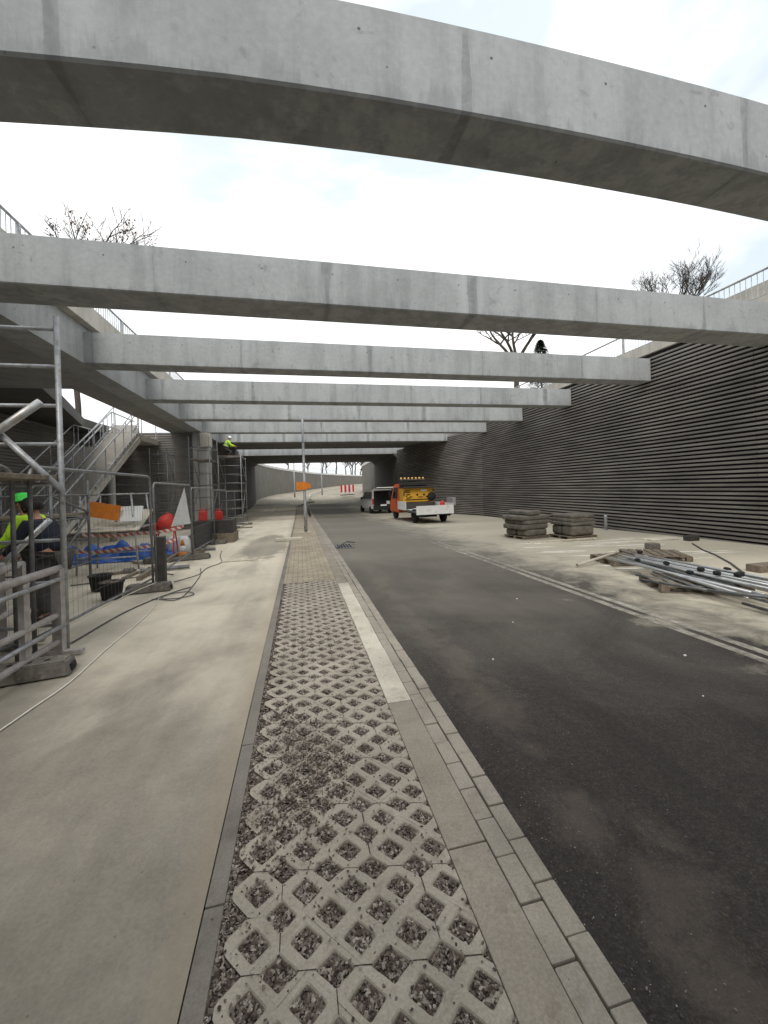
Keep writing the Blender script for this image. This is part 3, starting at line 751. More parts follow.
# dusty pedestrian barriers
def barrier(label, loc, rz):
    t = T('barrier', label, 'barrier', loc, rz, 'low dusty barriers at the left edge')
    for y in (0, 1.5):
        MB().box((-.045, y-.04, 0), (.045, y+.04, .9)).build('post', M['pinkgrey'], t)
        MB().rbox((-.22, y-.035, 0), (.22, y+.035, .04), .01).build('foot', M['pinkgrey'], t)
    for y in (.5, 1.0): MB().box((-.025, y-.04, .06), (.025, y+.04, .86)).build('upright', M['pinkgrey'], t)
    for z in (.9, .42, .14): MB().tube([(0, -.05, z), (0, 1.56, z)], .04 if z > .5 else .032, 8).build('rail', M['pinkgrey'], t, True)
    return t
b0 = barrier('low barrier of thick dusty tubes behind the foreground fence foot', (-2.56, 3.22, 0), R(-1))
copy_tree(b0, 'second low dusty barrier standing behind the first one', (-2.95, 3.7, 0), R(8))
copy_tree(b0, 'third low dusty barrier at the left picture edge by the two workers', (-3.75, 3.7, 0), R(-16))

# near mobile scaffold
def scaffold(label, loc, w, d, H, rungs, mat, rad=.025, rz=0, plat=None, braces=True):
    t = T('scaffold_tower', label, 'scaffold', loc, rz)
    for y in (0, d):
        for x in (0, w): MB().tube([(x, y, .0), (x, y, H)], rad, 8).build('standard', mat, t, True)
    for y in (0, d):
        b = MB()
        for z in rungs: b.tube([(0, y, z), (w, y, z)], rad*.75, 6)
        b.build('rungs', mat, t, True)
    for x in (0, w):
        b = MB()
        if not braces:
            for z in (rungs[0], rungs[0]+.5): MB().tube([(x, 0, z), (x, d, z)], rad*.8, 6).build('ledger', mat, t, True)
            continue
        for z in (rungs[0], rungs[len(rungs)//2], rungs[-1]): b.tube([(x, 0, z), (x, d, z)], rad*.8, 6)
        if braces: 
            b.tube([(x, 0, rungs[0]+.1), (x, d, rungs[len(rungs)//2])], rad*.8, 6); b.tube([(x, d, rungs[len(rungs)//2]+.1), (x, 0, rungs[-1])], rad*.8, 6)
        b.build('brace', mat, t, True)
    if plat is not None: 
        for z in (plat if hasattr(plat, '__len__') else [plat]): MB().rbox((.03, .0, z), (w-.03, d, z+.05), .008).build('platform', M['timber'], t)
    return t
scaffold('grey tube scaffold tower cut off by the left picture edge', (-3.95, 2.9, 0), 1.45, 1.88, 3.6, (.3, .75, 1.2, 1.80, 2.23, 2.64, 3.06, 3.46), M['galv'], .028, plat=1.84, braces=False)
t = T('bucket', 'white plastic bucket standing on the near scaffold platform', 'bucket', (-3.62, 4.45, 1.89))
MB().lathe([(.12, 0), (.15, .28), (.155, .30), (.14, .30), (.11, .02)], n=18).build('pail', M['white_sheet'], t, True)
MB().tube([(.15*math.cos(a), 0, .28+.14*math.sin(a)) for a in [math.pi*k/8 for k in range(9)]], .004, 5).build('handle', M['galv'], t)
scaffold('low dark scaffold frame standing behind the two workers', (-5.7, 7.7, zg(7.7)), 1.5, 1.2, 2.05, (.4, .85, 1.3, 1.75), M['galv_dark'], .026, plat=1.35)
# loose aluminium brace leaning
o = MB().tube([(-3.25, 4.6, 2.10), (-2.57, 4.6, 2.64)], .04, 10); tag(o.build('tube', M['alu'], None, True), 'bright aluminium tube tied diagonally across the near scaffold', 'tube')
o = MB().tube([(-3.05, 4.65, 2.42), (-2.42, 4.65, 1.72)], .03, 10); tag(o.build('tube', M['galv'], None, True), 'dull tube sloping down to the right behind the near scaffold', 'tube')
o = MB().tube([(-3.9, 5.4, .45), (-2.96, 5.4, 1.39)], .035, 8); tag(o.build('tube', M['alu'], None, True), 'pale tube leaning in front of the worker in the navy jacket', 'tube')

# scaffold with worker at the far left, and pier scaffold
sc2 = scaffold('tall narrow scaffold tower under the worker in lime', (-5.0, 26.0, zg(26)), 1.35, 2.2, 4.35, (.4, .95, 1.5, 2.05, 2.6, 3.15, 3.7, 4.25), M['galv'], .028, plat=[4.3, 2.1])
scaffold('scaffold frame with pale cloths beside the concrete pier', (-5.05, 19.6, zg(20)), .9, 1.8, 4.6, (.5, 1.1, 1.7, 2.3, 2.9, 3.5, 4.1), M['galv_dark'], .024, plat=3.5)
scaffold('dark scaffold frame in front of the slatted cross wall', (-7.4, 21.6, zg(21)), .8, 1.2, 4.3, (.5, 1.0, 1.5, 2.0, 2.5, 3.0, 3.5, 4.0), M['galv_dark'], .024)
# ------------------------------------------------------------------ people
def skin_chain(name, verts, edges, rad, mat, parent, root=0, sub=2):
    me = bpy.data.meshes.new(name); me.from_pydata([tuple(v) for v in verts], edges, []); me.update()
    o = bpy.data.objects.new(name, me); col.objects.link(o)
    o.modifiers.new('s', 'SKIN'); sk = me.skin_vertices[0].data
    for i, r_ in enumerate(rad):
        sk[i].radius = (r_, r_) if not hasattr(r_, '__len__') else r_; sk[i].use_root = (i == root)
    m = o.modifiers.new('u', 'SUBSURF'); m.levels = sub; m.render_levels = sub
    dg = bpy.context.evaluated_depsgraph_get(); dg.update()
    nm = bpy.data.meshes.new_from_object(o.evaluated_get(dg)); nm.name = name
    o.modifiers.clear(); o.data = nm; bpy.data.meshes.remove(me)
    nm.materials.clear(); nm.materials.append(mat); nm.polygons.foreach_set('use_smooth', [True]*len(nm.polygons))
    o.parent = parent; return o
def person(label, loc, rz, J, top_mat, helmet=None, vest=None, hair=True):
    """J: dict of joints in local space, facing +Y"""
    t = T('person', label, 'person', loc, rz)
    V = []; E = []; Rr = []
    def a(p, r_, par=None):
        V.append(Vector(p)); Rr.append(r_)
        if par is not None: E.append((par, len(V)-1))
        return len(V)-1
    pv = a(J['pelvis'], .13); w = a(Vector(J['pelvis']).lerp(Vector(J['chest']), .5), .12, pv); ch = a(J['chest'], .145, w)
    nk = a(J['neck'], .06, ch); hb = a(Vector(J['neck']).lerp(Vector(J['head']), .45), .065, nk); hd = a(J['head'], .092, hb)
    ht = a(Vector(J['head'])+(Vector(J['head'])-Vector(J['neck'])).normalized()*.09, .07, hd)
    nose = Vector(J.get('face', (0, 1, 0))).normalized()
    sides = {}
    for s_ in ('l', 'r'):
        sh = a(J['sh'+s_], .06, ch); el = a(J['el'+s_], .045, sh); wr = a(J['wr'+s_], .03, el)
        d = (Vector(J['wr'+s_])-Vector(J['el'+s_])).normalized(); pm = a(Vector(J['wr'+s_])+d*.07, .036, wr)
        x = d.cross(Vector((0, 0, 1))); x = x.normalized() if x.length > .1 else Vector((1, 0, 0))
        for k, off in enumerate((-.027, -.009, .009, .027)):
            L = (.07, .08, .075, .06)[k]
            f1 = a(Vector(J['wr'+s_])+d*(.085)+x*off, .010, pm); f2 = a(V[f1]+d*L*.6-Vector((0, 0, .008)), .009, f1); a(V[f2]+d*L*.35-Vector((0, 0, .022)), .008, f2)
        th = a(Vector(J['wr'+s_])+d*.05+x*.04, .011, pm); a(V[th]+d*.04+x*.012-Vector((0, 0, .01)), .009, th)
        hp = a(J['hp'+s_], .095, pv); kn = a(J['kn'+s_], .06, hp); an = a(J['an'+s_], .042, kn); a(Vector(J['an'+s_])+Vector((0, .13, -.05)), .04, an)
    skin_chain('body', V, E, Rr, M['skin'], t, 0, 1)
    # face details
    h = Vector(J['head']); sx = nose.cross(Vector((0, 0, 1))).normalized()
    b = MB(); b.lathe([(.012, -.02), (.016, 0), (.004, .03)], h+nose*.098, 8); b.build('nose', M['skin'], t, True)
    for s_ in (-1, 1):
        b = MB(); b.lathe([(.003, -.009), (.010, 0), (.003, .009)], h+nose*.088+sx*.032*s_+Vector((0, 0, .02)), 8); b.build('eye', M['dark'], t, True)
        b = MB(); b.lathe([(.006, -.03), (.016, 0), (.006, .03)], h+sx*.097*s_, 8); b.build('ear', M['skin'], t, True)
    b = MB(); b.box(tuple(h+nose*.088-sx*.02-Vector((0, 0, .045))-Vector((.004, .004, .003))), tuple(h+nose*.09+sx*.02-Vector((0, 0, .039))+Vector((.004, .004, .003)))); b.build('mouth', M['tail_red'], t)
    # clothes
    def sub(keys, rad, mat, name, e=None):
        vs = [Vector(k) for k in keys]; ed = e or [(i, i+1) for i in range(len(vs)-1)]
        return skin_chain(name, vs, ed, rad, mat, t, 0, 1)
    P = J; mid = Vector(P['pelvis']).lerp(Vector(P['chest']), .5)
    wl = lambda s_: Vector(P['el'+s_]).lerp(Vector(P['wr'+s_]), .95)
    sub([P['chest'], mid, P['pelvis'], Vector(P['chest']).lerp(Vector(P['neck']), .75), P['shl'], P['ell'], wl('l'), P['shr'], P['elr'], wl('r')],
        [.19, .165, .165, .09, .085, .066, .05, .085, .066, .05], top_mat, 'jacket', [(0,1),(1,2),(0,3),(0,4),(4,5),(5,6),(0,7),(7,8),(8,9)])
    sub([P['pelvis'], P['hpl'], P['knl'], Vector(P['anl'])+Vector((0,0,.03)), P['hpr'], P['knr'], Vector(P['anr'])+Vector((0,0,.03))], [.155, .115, .082, .07, .115, .082, .07], M['trouser'], 'trousers', [(0,1),(1,2),(2,3),(0,4),(4,5),(5,6)])
    for s_ in ('l', 'r'): sub([Vector(P['an'+s_])+Vector((0, -.03, .05)), Vector(P['an'+s_])+Vector((0, -.02, -.03)), Vector(P['an'+s_])+Vector((0, .17, -.045))], [.062, .058, .045], M['boot'], 'boot')
    if vest:
        sub([P['chest'], mid, Vector(P['pelvis']).lerp(Vector(P['chest']), .12), Vector(P['chest']).lerp(Vector(P['neck']), .55), Vector(P['chest']).lerp(Vector(P['shl']), .8), Vector(P['chest']).lerp(Vector(P['shr']), .8)],
            [.207, .185, .185, .12, .115, .115], vest, 'vest', [(0,1),(1,2),(0,3),(0,4),(0,5)])
    if vest:
        up_ = (Vector(P['chest'])-Vector(P['pelvis'])).normalized(); qv = up_.to_track_quat('Z', 'Y').to_matrix().to_4x4()
        for f_ in (.35, .75):
            MB().lathe([(.197, -.025), (.201, -.02), (.201, .02), (.197, .025)], Vector(P['pelvis']).lerp(Vector(P['chest']), f_), 20, qv).build('reflective_band', M['galv'], t, True)
    ax_ = (h-Vector(P['neck'])).normalized(); q = ax_.to_track_quat('Z', 'Y').to_matrix().to_4x4()
    if helmet:
        b = MB(); b.lathe([(.15, .0), (.122, .012), (.118, .06), (.10, .10), (.06, .125), (.012, .135)], h+ax_*.03, 18, q); b.build('helmet', helmet, t, True)
        b = MB(); b.lathe([(.11, .0), (.10, -.02)], h+ax_*.03+nose*.04, 12, q); b.build('helmet_band', M['dark'], t)
    elif hair:
        b = MB(); b.lathe([(.108, -.04), (.118, .03), (.105, .10), (.06, .15), (.01, .165)], h-nose*.02, 16, q); b.build('hair', M['hair'], t, True)
    return t
def pose(lean=0., crouch=0., arm=(.3, -.5), w=.19):
    """generic standing / leaning pose, feet on z=0"""
    hz = .93-crouch*.45
    pel = Vector((0, -crouch*.22, hz)); up = Vector((0, math.sin(lean), math.cos(lean)))
    ch = pel+up*.42; nk = pel+up*.58; hd = nk+Vector((0, math.sin(lean*.8), math.cos(lean*.8)))*.15
    J = dict(pelvis=pel, chest=ch, neck=nk, head=hd, face=(0, 1, -.3*math.sin(lean)))
    for s_, k in (('l', -1), ('r', 1)):
        sh = pel+up*.5+Vector((w*k, 0, 0)); J['sh'+s_] = sh
        el = sh+Vector((.05*k, .28*math.sin(arm[0]), -.28*math.cos(arm[0]))); J['el'+s_] = el
        J['wr'+s_] = el+Vector((-.06*k, .25*math.cos(arm[1]), .25*math.sin(arm[1])))
        J['hp'+s_] = pel+Vector((.10*k, 0, -.04)); an = Vector((.15*k, .02*k, .085))
        kn = (J['hp'+s_]+an)/2+Vector((.04*k*crouch, .05+crouch*.30, 0)); J['kn'+s_] = kn; J['an'+s_] = an
    return J
person('worker in green helmet and lime vest behind the near fence', (-3.68, 6.5, zg(6.5)), R(85), pose(.32, .0, (.35, -.5)), M['lime'], M['green'], M['lime'])
person('bare-headed worker in navy jacket, bending behind the near fence', (-3.38, 6.2, zg(6.2)), R(80), pose(.42, .1, (.35, -.6)), M['navy'], None, None)
pw = person('worker in lime clothes crouching on top of the far scaffold', (-4.55, 26.9, 3.99), R(-75), pose(.45, .85, (.5, -.2)), M['lime'], M['white'], M['lime'])
# vest half worn by second worker
# ------------------------------------------------------------------ work yard clutter
t = T('tarpaulin', 'crumpled blue tarpaulin spread behind the fence', 'tarpaulin', (-5.2, 12.4, zg(12.4)))
b = MB(); rt = random.Random(9); nx, ny = 34, 18; H = [[0]*(nx+1) for _ in range(ny+1)]
vs = []
for j in range(ny+1):
    for i in range(nx+1):
        x = (i/nx-.5)*3.3; y = (j/ny-.5)*1.6
        e = min(i, nx-i, 4)/4*min(j, ny-j, 3)/3
        z = .02+e*(.16+.16*math.sin(x*4.1+1)*math.cos(y*5)+.11*math.sin(x*9+y*7)+rt.uniform(0, .10))
        vs.append((x+rt.uniform(-.03, .03), y+rt.uniform(-.03, .03), max(.012, z)))
b.add(vs, [(j*(nx+1)+i, j*(nx+1)+i+1, (j+1)*(nx+1)+i+1, (j+1)*(nx+1)+i) for j in range(ny) for i in range(nx)])
b.build('sheet', M['blue'], t)
def tape(label, pts):
    og = Vector(pts[0]); t = T('warning_tape', label, 'barrier tape', og, 0, 'red and white warning tapes'); b = MB()
    for i in range(len(pts)-1):
        a = Vector(pts[i])-og; c_ = Vector(pts[i+1])-og; n = 8
        for k in range(n):
            p = a.lerp(c_, k/n); q = a.lerp(c_, (k+1)/n); s1 = -.05*math.sin(math.pi*k/n); s2 = -.05*math.sin(math.pi*(k+1)/n); h = .04
            b.add([(p.x, p.y, p.z+s1-h), (q.x, q.y, q.z+s2-h), (q.x, q.y, q.z+s2+h), (p.x, p.y, p.z+s1+h)], [(0,1,2,3)])
    b.build('ribbon', M['tape'], t)
tape('lower red and white warning tape in front of the blue tarpaulin', [(-5.3, 10.2, .42), (-4.2, 10.4, .38), (-3.1, 10.6, .50)])
tape('upper red and white warning tape strung towards the white triangular sheet', [(-5.3, 10.9, .72), (-4.1, 11.0, .68), (-3.0, 10.95, .80)])
# buckets
def bucket(label, loc, rz):
    t = T('bucket', label, 'bucket', loc, rz, 'black mortar buckets')
    MB().lathe([(.14, 0), (.175, .25), (.19, .26), (.19, .285), (.17, .285), (.135, .05)], n=20).build('tub', M['rubber'], t, True)
    MB().tube([(.18*math.cos(a), .0, .26+.05*math.sin(a)) for a in [math.pi*k/8 for k in range(9)]], .006, 5).build('handle', M['galv_dark'], t)
    return t
bk = bucket('front black bucket of the pair, full of rubble', (-3.12, 7.25, zg(7.2)), .5)
b = MB(); rg = random.Random(4)
for _ in range(22): 
    q = Vector((rg.uniform(-.12, .12), rg.uniform(-.12, .12), .24+rg.uniform(0, .05))); b.rbox(q-Vector((.03,.03,.02)), q+Vector((.03,.03,.02)), .01)
tag(b.build('rubble', M['timber'], None, loc=(-3.12, 7.25, zg(7.2))), 'grey rubble heaped in the front black bucket', 'rubble')
bk2 = bucket('rear black bucket of the pair, farther left', (-3.62, 8.0, zg(8)), .2)
# trolley table with boards
t = T('work_table', 'steel-framed site table with pale slanting boards behind the fence', 'table', (-4.9, 9.8, zg(9.8)))
for x in (0, 1.25):
    for y in (0, .9): MB().tube([(x, y, 0), (x+(.12 if x == 0 else -.12), y, 1.8)], .022, 6).build('leg', M['galv'], t, True)
b = MB()
for z in (.35, 1.0, 1.78): b.tube([(0.05, 0, z), (1.2, 0, z)], .02, 6); b.tube([(0.05, .9, z), (1.2, .9, z)], .02, 6)
b.tube([(0, 0, .35), (0, .9, .35)], .02, 6); b.tube([(1.25, 0, 1.0), (1.25, .9, 1.0)], .02, 6); b.tube([(.0, 0, 1.0), (.5, 0, 1.78)], .02, 6); b.build('frame', M['galv'], t, True)
MB().box((-.05, -.1, 0), (1.3, .95, .03), m=Matrix.Translation((0, 0, .98)) @ Matrix.Rotation(R(24), 4, 'X')).build('board_top', M['timber_pale'], t)
o = MB().box((0, 0, 0), (.62, .02, .34), m=Matrix.Rotation(R(12), 4, 'Y')); ob = o.build('orange_panel', M['orange_board'], None, loc=(-4.62, 9.72, 1.22)); tag(ob, 'orange rectangular panel leaning on the site table', 'panel')
o = MB().box((0, 0, 0), (.55, .03, .36), m=Matrix.Rotation(R(-20), 4, 'X')); ob = o.build('ribbed_board', M['white_sheet'], None, loc=(-4.1, 9.75, 1.07)); tag(ob, 'white ribbed board standing beside the orange panel', 'board')
o = MB(); o.prism([(0, 0), (.16, 0), (.16, .1), (0, .1)], 'x', 0, .5); 
# mixer
t = T('cement_mixer', 'red cement mixer behind the fence, tilted drum', 'cement mixer', (-3.72, 11.9, zg(11.9)))
mt = Matrix.Rotation(R(-35), 4, 'X') @ Matrix.Rotation(R(20), 4, 'Y')
MB().lathe([(.13, -.26), (.27, -.16), (.30, 0), (.27, .12), (.17, .30), (.19, .32)], (0, 0, 1.12), 20, mt).build('drum', M['red'], t, True)
t.scale = (.72, .72, .85)
for sx in (-1, 1):
    b = MB(); b.tube([(.32*sx, -.3, 0), (.30*sx, 0, 1.1), (.32*sx, .35, 0)], .025, 6); b.build('stand', M['red'], t)
MB().rbox((-.5, -.18, .75), (-.28, .18, 1.15), .03).build('motor_box', M['red'], t)
MB().tube([(-.34, 0, 1.1), (.34, 0, 1.1)], .02, 6).build('axle', M['galv_dark'], t)
t = T('white_sheet', 'white triangular sheet hanging on the fence, point up', 'sheet', (-2.98, 11.05, .8))
MB().prism([(0, 1.02), (.12, .06), (-.34, .0)], 'y', 0, .012).build('sheet', M['white_sheet'], t)
t.rotation_euler = (0, 0, R(8))
t = T('traffic_cone', 'small orange and white traffic cone among the rubble by the fence', 'traffic cone', (-3.22, 11.6, zg(11.6)))
MB().rbox((-.17, -.17, 0), (.17, .17, .03), .01).build('base', M['orange_board'], t)
MB().lathe([(.13, .03), (.10, .17)], n=16).build('cone', M['orange_board'], t, True)
MB().lathe([(.10, .17), (.06, .34)], n=16).build('white_band', M['white'], t, True)
MB().lathe([(.06, .34), (.025, .5)], n=16).build('tip', M['orange_board'], t, True)
def can(label, loc, s=1):
    t = T('fuel_can', label, 'fuel can', loc, .3, 'red fuel cans')
    MB().rbox((-.17*s, -.1*s, 0), (.17*s, .1*s, .42*s), .03).build('body', M['red'], t); MB().tube([(-.1*s, 0, .42*s), (-.1*s, 0, .5*s), (.1*s, 0, .5*s), (.1*s, 0, .42*s)], .018, 6).build('handle', M['red'], t)
    MB().lathe([(.03, .42*s), (.03, .47*s)], (.13*s, 0, 0), 8).build('cap', M['dark'], t)
t = T('material_stack', 'stack of dark formwork boards behind the fence, two red cans on top', 'board stack', (-3.9, 15.2, zg(15.2)))
MB().rbox((0, -.3, 0), (1.5, .7, .35), .01).build('lower_boards', M['timber'], t)
MB().rbox((.1, -.25, .352), (1.45, .65, .82), .01).build('upper_boards', M['ply'], t)
can('left red fuel can standing on the formwork boards', (-3.5, 15.2, zg(15.2)+.822), .85); can('right red fuel can, farther along the formwork boards', (-3.0, 15.4, zg(15.2)+.822), .75)
o = MB().box((0, 0, 0), (.04, 2.4, .75)); tag(o.build('formwork_panel', M['ply'], None, loc=(-3.18, 12.6, zg(13)+.02)), 'long dark formwork board on edge inside the fence', 'board')
o = MB().box((0, 0, 0), (.09, 3.9, .10)); ob = o.build('timber_beam', M['timber'], None, loc=(-3.3, 8.7, zg(10)+.0)); tag(ob, 'long weathered timber lying behind the fence feet', 'timber'); ob.rotation_euler = (0, 0, R(3))
def bag(label, loc, sx, sy, sz, sd):
    bm = bmesh.new(); bmesh.ops.create_cube(bm, size=1); bmesh.ops.subdivide_edges(bm, edges=bm.edges[:], cuts=5, use_grid_fill=True); rg = random.Random(sd)
    for v in bm.verts:
        c_ = v.co; k = 1-.28*(abs(c_.x*2)**3*abs(c_.y*2)**3); c_.x *= k; c_.y *= k; bul = 1+.16*(1-(c_.z*2)**2)-.35*max(0, c_.z); c_.x *= bul; c_.y *= bul
        v.co = Vector(((c_.x+rg.uniform(-.02, .02))*sx, (c_.y+rg.uniform(-.02, .02))*sy, max(0, (c_.z+.5+(rg.uniform(-.06, .06) if c_.z > .3 else 0))*sz)))
    b = MB(); b.frombm(bm); o = b.build('bulk_bag', M['white_sheet'], None, True, loc=loc); return tag(o, label, 'bag', 'white bags along the fence')
bag('large white bulk bag standing between the fence and the scaffold', (-3.55, 17.2, zg(17)), .7, .7, .6, 1)
bag('lower slumped white bag at the edge of the path', (-3.0, 15.6, zg(15.6)), .6, .5, .22, 2)
bag('small grey-white bag behind the traffic cone', (-3.6, 12.6, zg(12.6)), .6, .5, .5, 3)
# heap of rubble
rg = random.Random(21); n_ = 0
lab = ['rough concrete lump', 'flat broken slab', 'brown timber offcut', 'short grey pipe']
RUB = 'rubble pieces strewn inside the fence line'
for k in range(96):
    y = rg.uniform(9.6, 26); x = -3.12-rg.random()**1.6*1.2-(y-10)*.03+.12; kind = rg.randrange(4); s_ = rg.uniform(.08, .24)
    b = MB()
    if kind == 0: b.rbox((-s_, -s_*.7, 0), (s_, s_*.7, s_*.9), s_*.25); m_ = M['block']
    elif kind == 1: b.rbox((-s_*1.8, -s_, 0), (s_*1.8, s_, .06), .012); m_ = M['kerb_light']
    elif kind == 2: b.box((-.04, -s_*4, 0), (.05, s_*4, .05)); m_ = M['timber']
    else: b.tube([(-s_*3, 0, .05), (s_*3, 0, .05)], .045, 8); m_ = M['galv_dark']
    o = b.build(('concrete_lump', 'broken_slab', 'timber_offcut', 'pipe')[kind], m_, loc=(x, y, zg(y)+.0)); o.rotation_euler = (0, 0, rg.uniform(0, 3.14))
    tag(o, lab[kind]+' among the rubble strewn inside the fence line', 'rubble' if kind < 2 else ('timber' if kind == 2 else 'pipe'), RUB+' ('+lab[kind]+'s)')

# ropes and cables
def cord(name, label, pts, r_, mat, z=.006):
    P = []
    for i in range(len(pts)-1):
        a, c_ = Vector(pts[i]), Vector(pts[i+1])
        for k in range(4): P.append(a.lerp(c_, k/4))
    P.append(Vector(pts[-1]))
    for _ in range(3): P = [P[0]]+[(P[i-1]+P[i]*2+P[i+1])/4 for i in range(1, len(P)-1)]+[P[-1]]
    b = MB(); b.tube([(p.x, p.y, zg(p.y)+r_+(p.z if len(p) > 2 else 0)) for p in P], r_, 6)
    return tag(b.build(name, mat, None, True), label, 'rope' if 'rope' in name else 'cable')
cord('rope', 'white rope lying along the path from the fence foot to the picture edge', [(-2.35, 2.55, 0), (-2.16, 3.15, 0), (-2.12, 3.6, 0), (-2.06, 3.95, 0), (-2.13, 4.8, 0), (-2.12, 5.6, 0), (-2.2, 6.5, 0), (-2.35, 7.1, 0)], .006, M['rope'])
cord('rope', 'taut white rope running low along the inside of the near fence panel', [(-2.75, 4.4, .16), (-2.7, 5.5, .18), (-2.62, 6.8, .17), (-2.5, 7.4, .17)], .006, M['rope'])
cord('cable', 'grey cable on the ground under the near fence panel', [(-3.0, 4.9, 0), (-2.62, 4.9, 0), (-2.6, 5.4, 0), (-2.55, 6.2, 0), (-2.4, 6.8, 0), (-2.2, 7.3, 0), (-2.0, 7.6, 0)], .009, M['cable'])
cord('cable', 'loops of grey cable lying by the dark post', [(-2.4, 6.9, 0), (-1.95, 6.75, .01), (-1.75, 7.0, 0), (-1.95, 7.25, .01), (-2.3, 7.15, 0), (-2.25, 6.8, .01), (-1.9, 6.6, 0), (-2.0, 7.9, 0), (-2.1, 8.8, 0), (-2.3, 9.6, 0)], .008, M['cable'])
cord('cable', 'thin dark cable winding away along the path edge', [(-2.45, 8.2, 0), (-2.1, 8.8, 0), (-2.2, 9.6, 0), (-1.9, 10.2, 0), (-2.2, 11.2, 0), (-2.4, 12.6, 0)], .008, M['cable'])
P_ = [(10.8, 8.8, 0), (9.9, 7.8, 0), (9.48, 7.2, 0), (8.7, 6.3, 0), (8.0, 5.6, 0), (7.6, 5.1, 0), (7.5, 4.4, 0)]
b = MB(); b.tube([(x, y, zr(x, y)+.018) for x, y, _ in P_], .018, 8); tag(b.build('hose', M['cable'], None, True), 'dark hose curving over the dusty footway behind the tube heap', 'hose')
cord('cable', 'cable lying across the yard behind the buckets', [(-4.4, 8.6, 0), (-3.6, 8.9, 0), (-3.0, 9.3, 0), (-2.7, 9.0, 0)], .012, M['cable'])
tag(MB().rbox((0, 0, 0), (.9, .05, .02), .006).build('timber_strip', M['timber_pale'], loc=(-2.0, 10.3, zg(10.3))), 'thin pale timber strip lying on the path', 'timber')

# ------------------------------------------------------------------ right side objects
def unit_stack(label, x, y, rz, rows):
    t = T('pallet', label[0], 'pallet', (x, y, zr(x, y)), rz, 'small pallets under the grey stacks')
    for yy in (-.42, 0, .42): MB().box((-.55, yy-.05, 0), (.55, yy+.05, .09)).build('bearer', M['timber'], t)
    b = MB()
    for k in range(6): b.box((-.55+.19*k, -.5, .0905), (-.55+.19*k+.14, .5, .11))
    b.build('deck_boards', M['timber'], t)
    z = zr(x, y)+.112; rg = random.Random(int(x*10)); q = Matrix.Rotation(rz, 4, 'Z'); n = 0
    for (w, h, nn, off) in rows:
        for k in range(nn):
            d = 1.0/nn; b = MB(); bm = bmesh.new(); bmesh.ops.create_cube(bm, size=1)
            for v in bm.verts: v.co = Vector((v.co.x*w, v.co.y*(d-.015), v.co.z*h))
            bmesh.ops.bevel(bm, geom=bm.edges[:], offset=h*.32, segments=3, affect='EDGES', profile=.5)
            b.frombm(bm); p = q @ Vector((off+rg.uniform(-.02, .02), -.5+d*(k+.5), 0))
            o = b.build('concrete_unit', M['sack'], None, loc=(x+p.x, y+p.y, z+h/2)); o.rotation_euler = (0, 0, rz+rg.uniform(-.04, .04))
            tag(o, label[1], 'concrete unit', label[2])
        z += h+.003
unit_stack(('pallet under the ragged left grey stack by the slatted wall', 'rounded grey concrete unit in the ragged left stack', 'grey units of the ragged stack'), 7.62, 12.0, R(12), [(.95, .22, 2, .0), (1.12, .17, 2, -.05), (1.1, .13, 2, .0), (1.22, .16, 2, -.05), (.55, .15, 1, -.1)])
unit_stack(('pallet under the neat right grey stack by the slatted wall', 'rounded grey concrete unit in the neat right stack', 'grey units of the neat stack'), 8.98, 11.4, R(4), [(.95, .34, 2, .0), (1.0, .12, 2, .0), (.93, .12, 2, .0), (.9, .10, 2, .0)])
t = T('bollard', 'short grey steel bollard at the foot of the slatted wall', 'bollard', (11.75, 13.0, zr(11.7, 13)))
MB().lathe([(.06, 0), (.06, .58), (.05, .60)], n=12).build('tube', M['galv'], t, True); MB().lathe([(.09, .0), (.09, .02)], n=12).build('foot_plate', M['galv'], t)
def pallet(label, x, y, rz, dz=0):
    t = T('pallet', label, 'pallet', (x, y, zr(x, y)+dz), rz, 'timber pallets at the roadside')
    for yy in (-.36, 0, .36): 
        MB().box((-.6, yy-.05, 0), (.6, yy+.05, .02)).build('bottom_board', M['timber'], t)
        for xx in (-.55, 0, .55): MB().box((xx-.06, yy-.045, .0205), (xx+.06, yy+.045, .1)).build('block', M['timber'], t)
    for k in range(7): MB().box((-.6+.17*k, -.4, .1205), (-.6+.17*k+.13, .4, .14)).build('top_board', M['timber'], t)
    for yy in (-.36, 0, .36): MB().box((-.6, yy-.05, .1005), (.6, yy+.05, .12)).build('stringer', M['timber'], t)
    return t
p1 = pallet('rear weathered pallet under the far end of the tube heap', 6.95, 7.1, R(-8))
copy_tree(p1, 'front pallet carrying the middle of the tube heap', (6.1, 5.0, zr(6, 5)), R(-25))
copy_tree(p1, 'small pallet lying behind the tube heap', (7.9, 7.35, zr(7.9, 7.3)), R(-30))
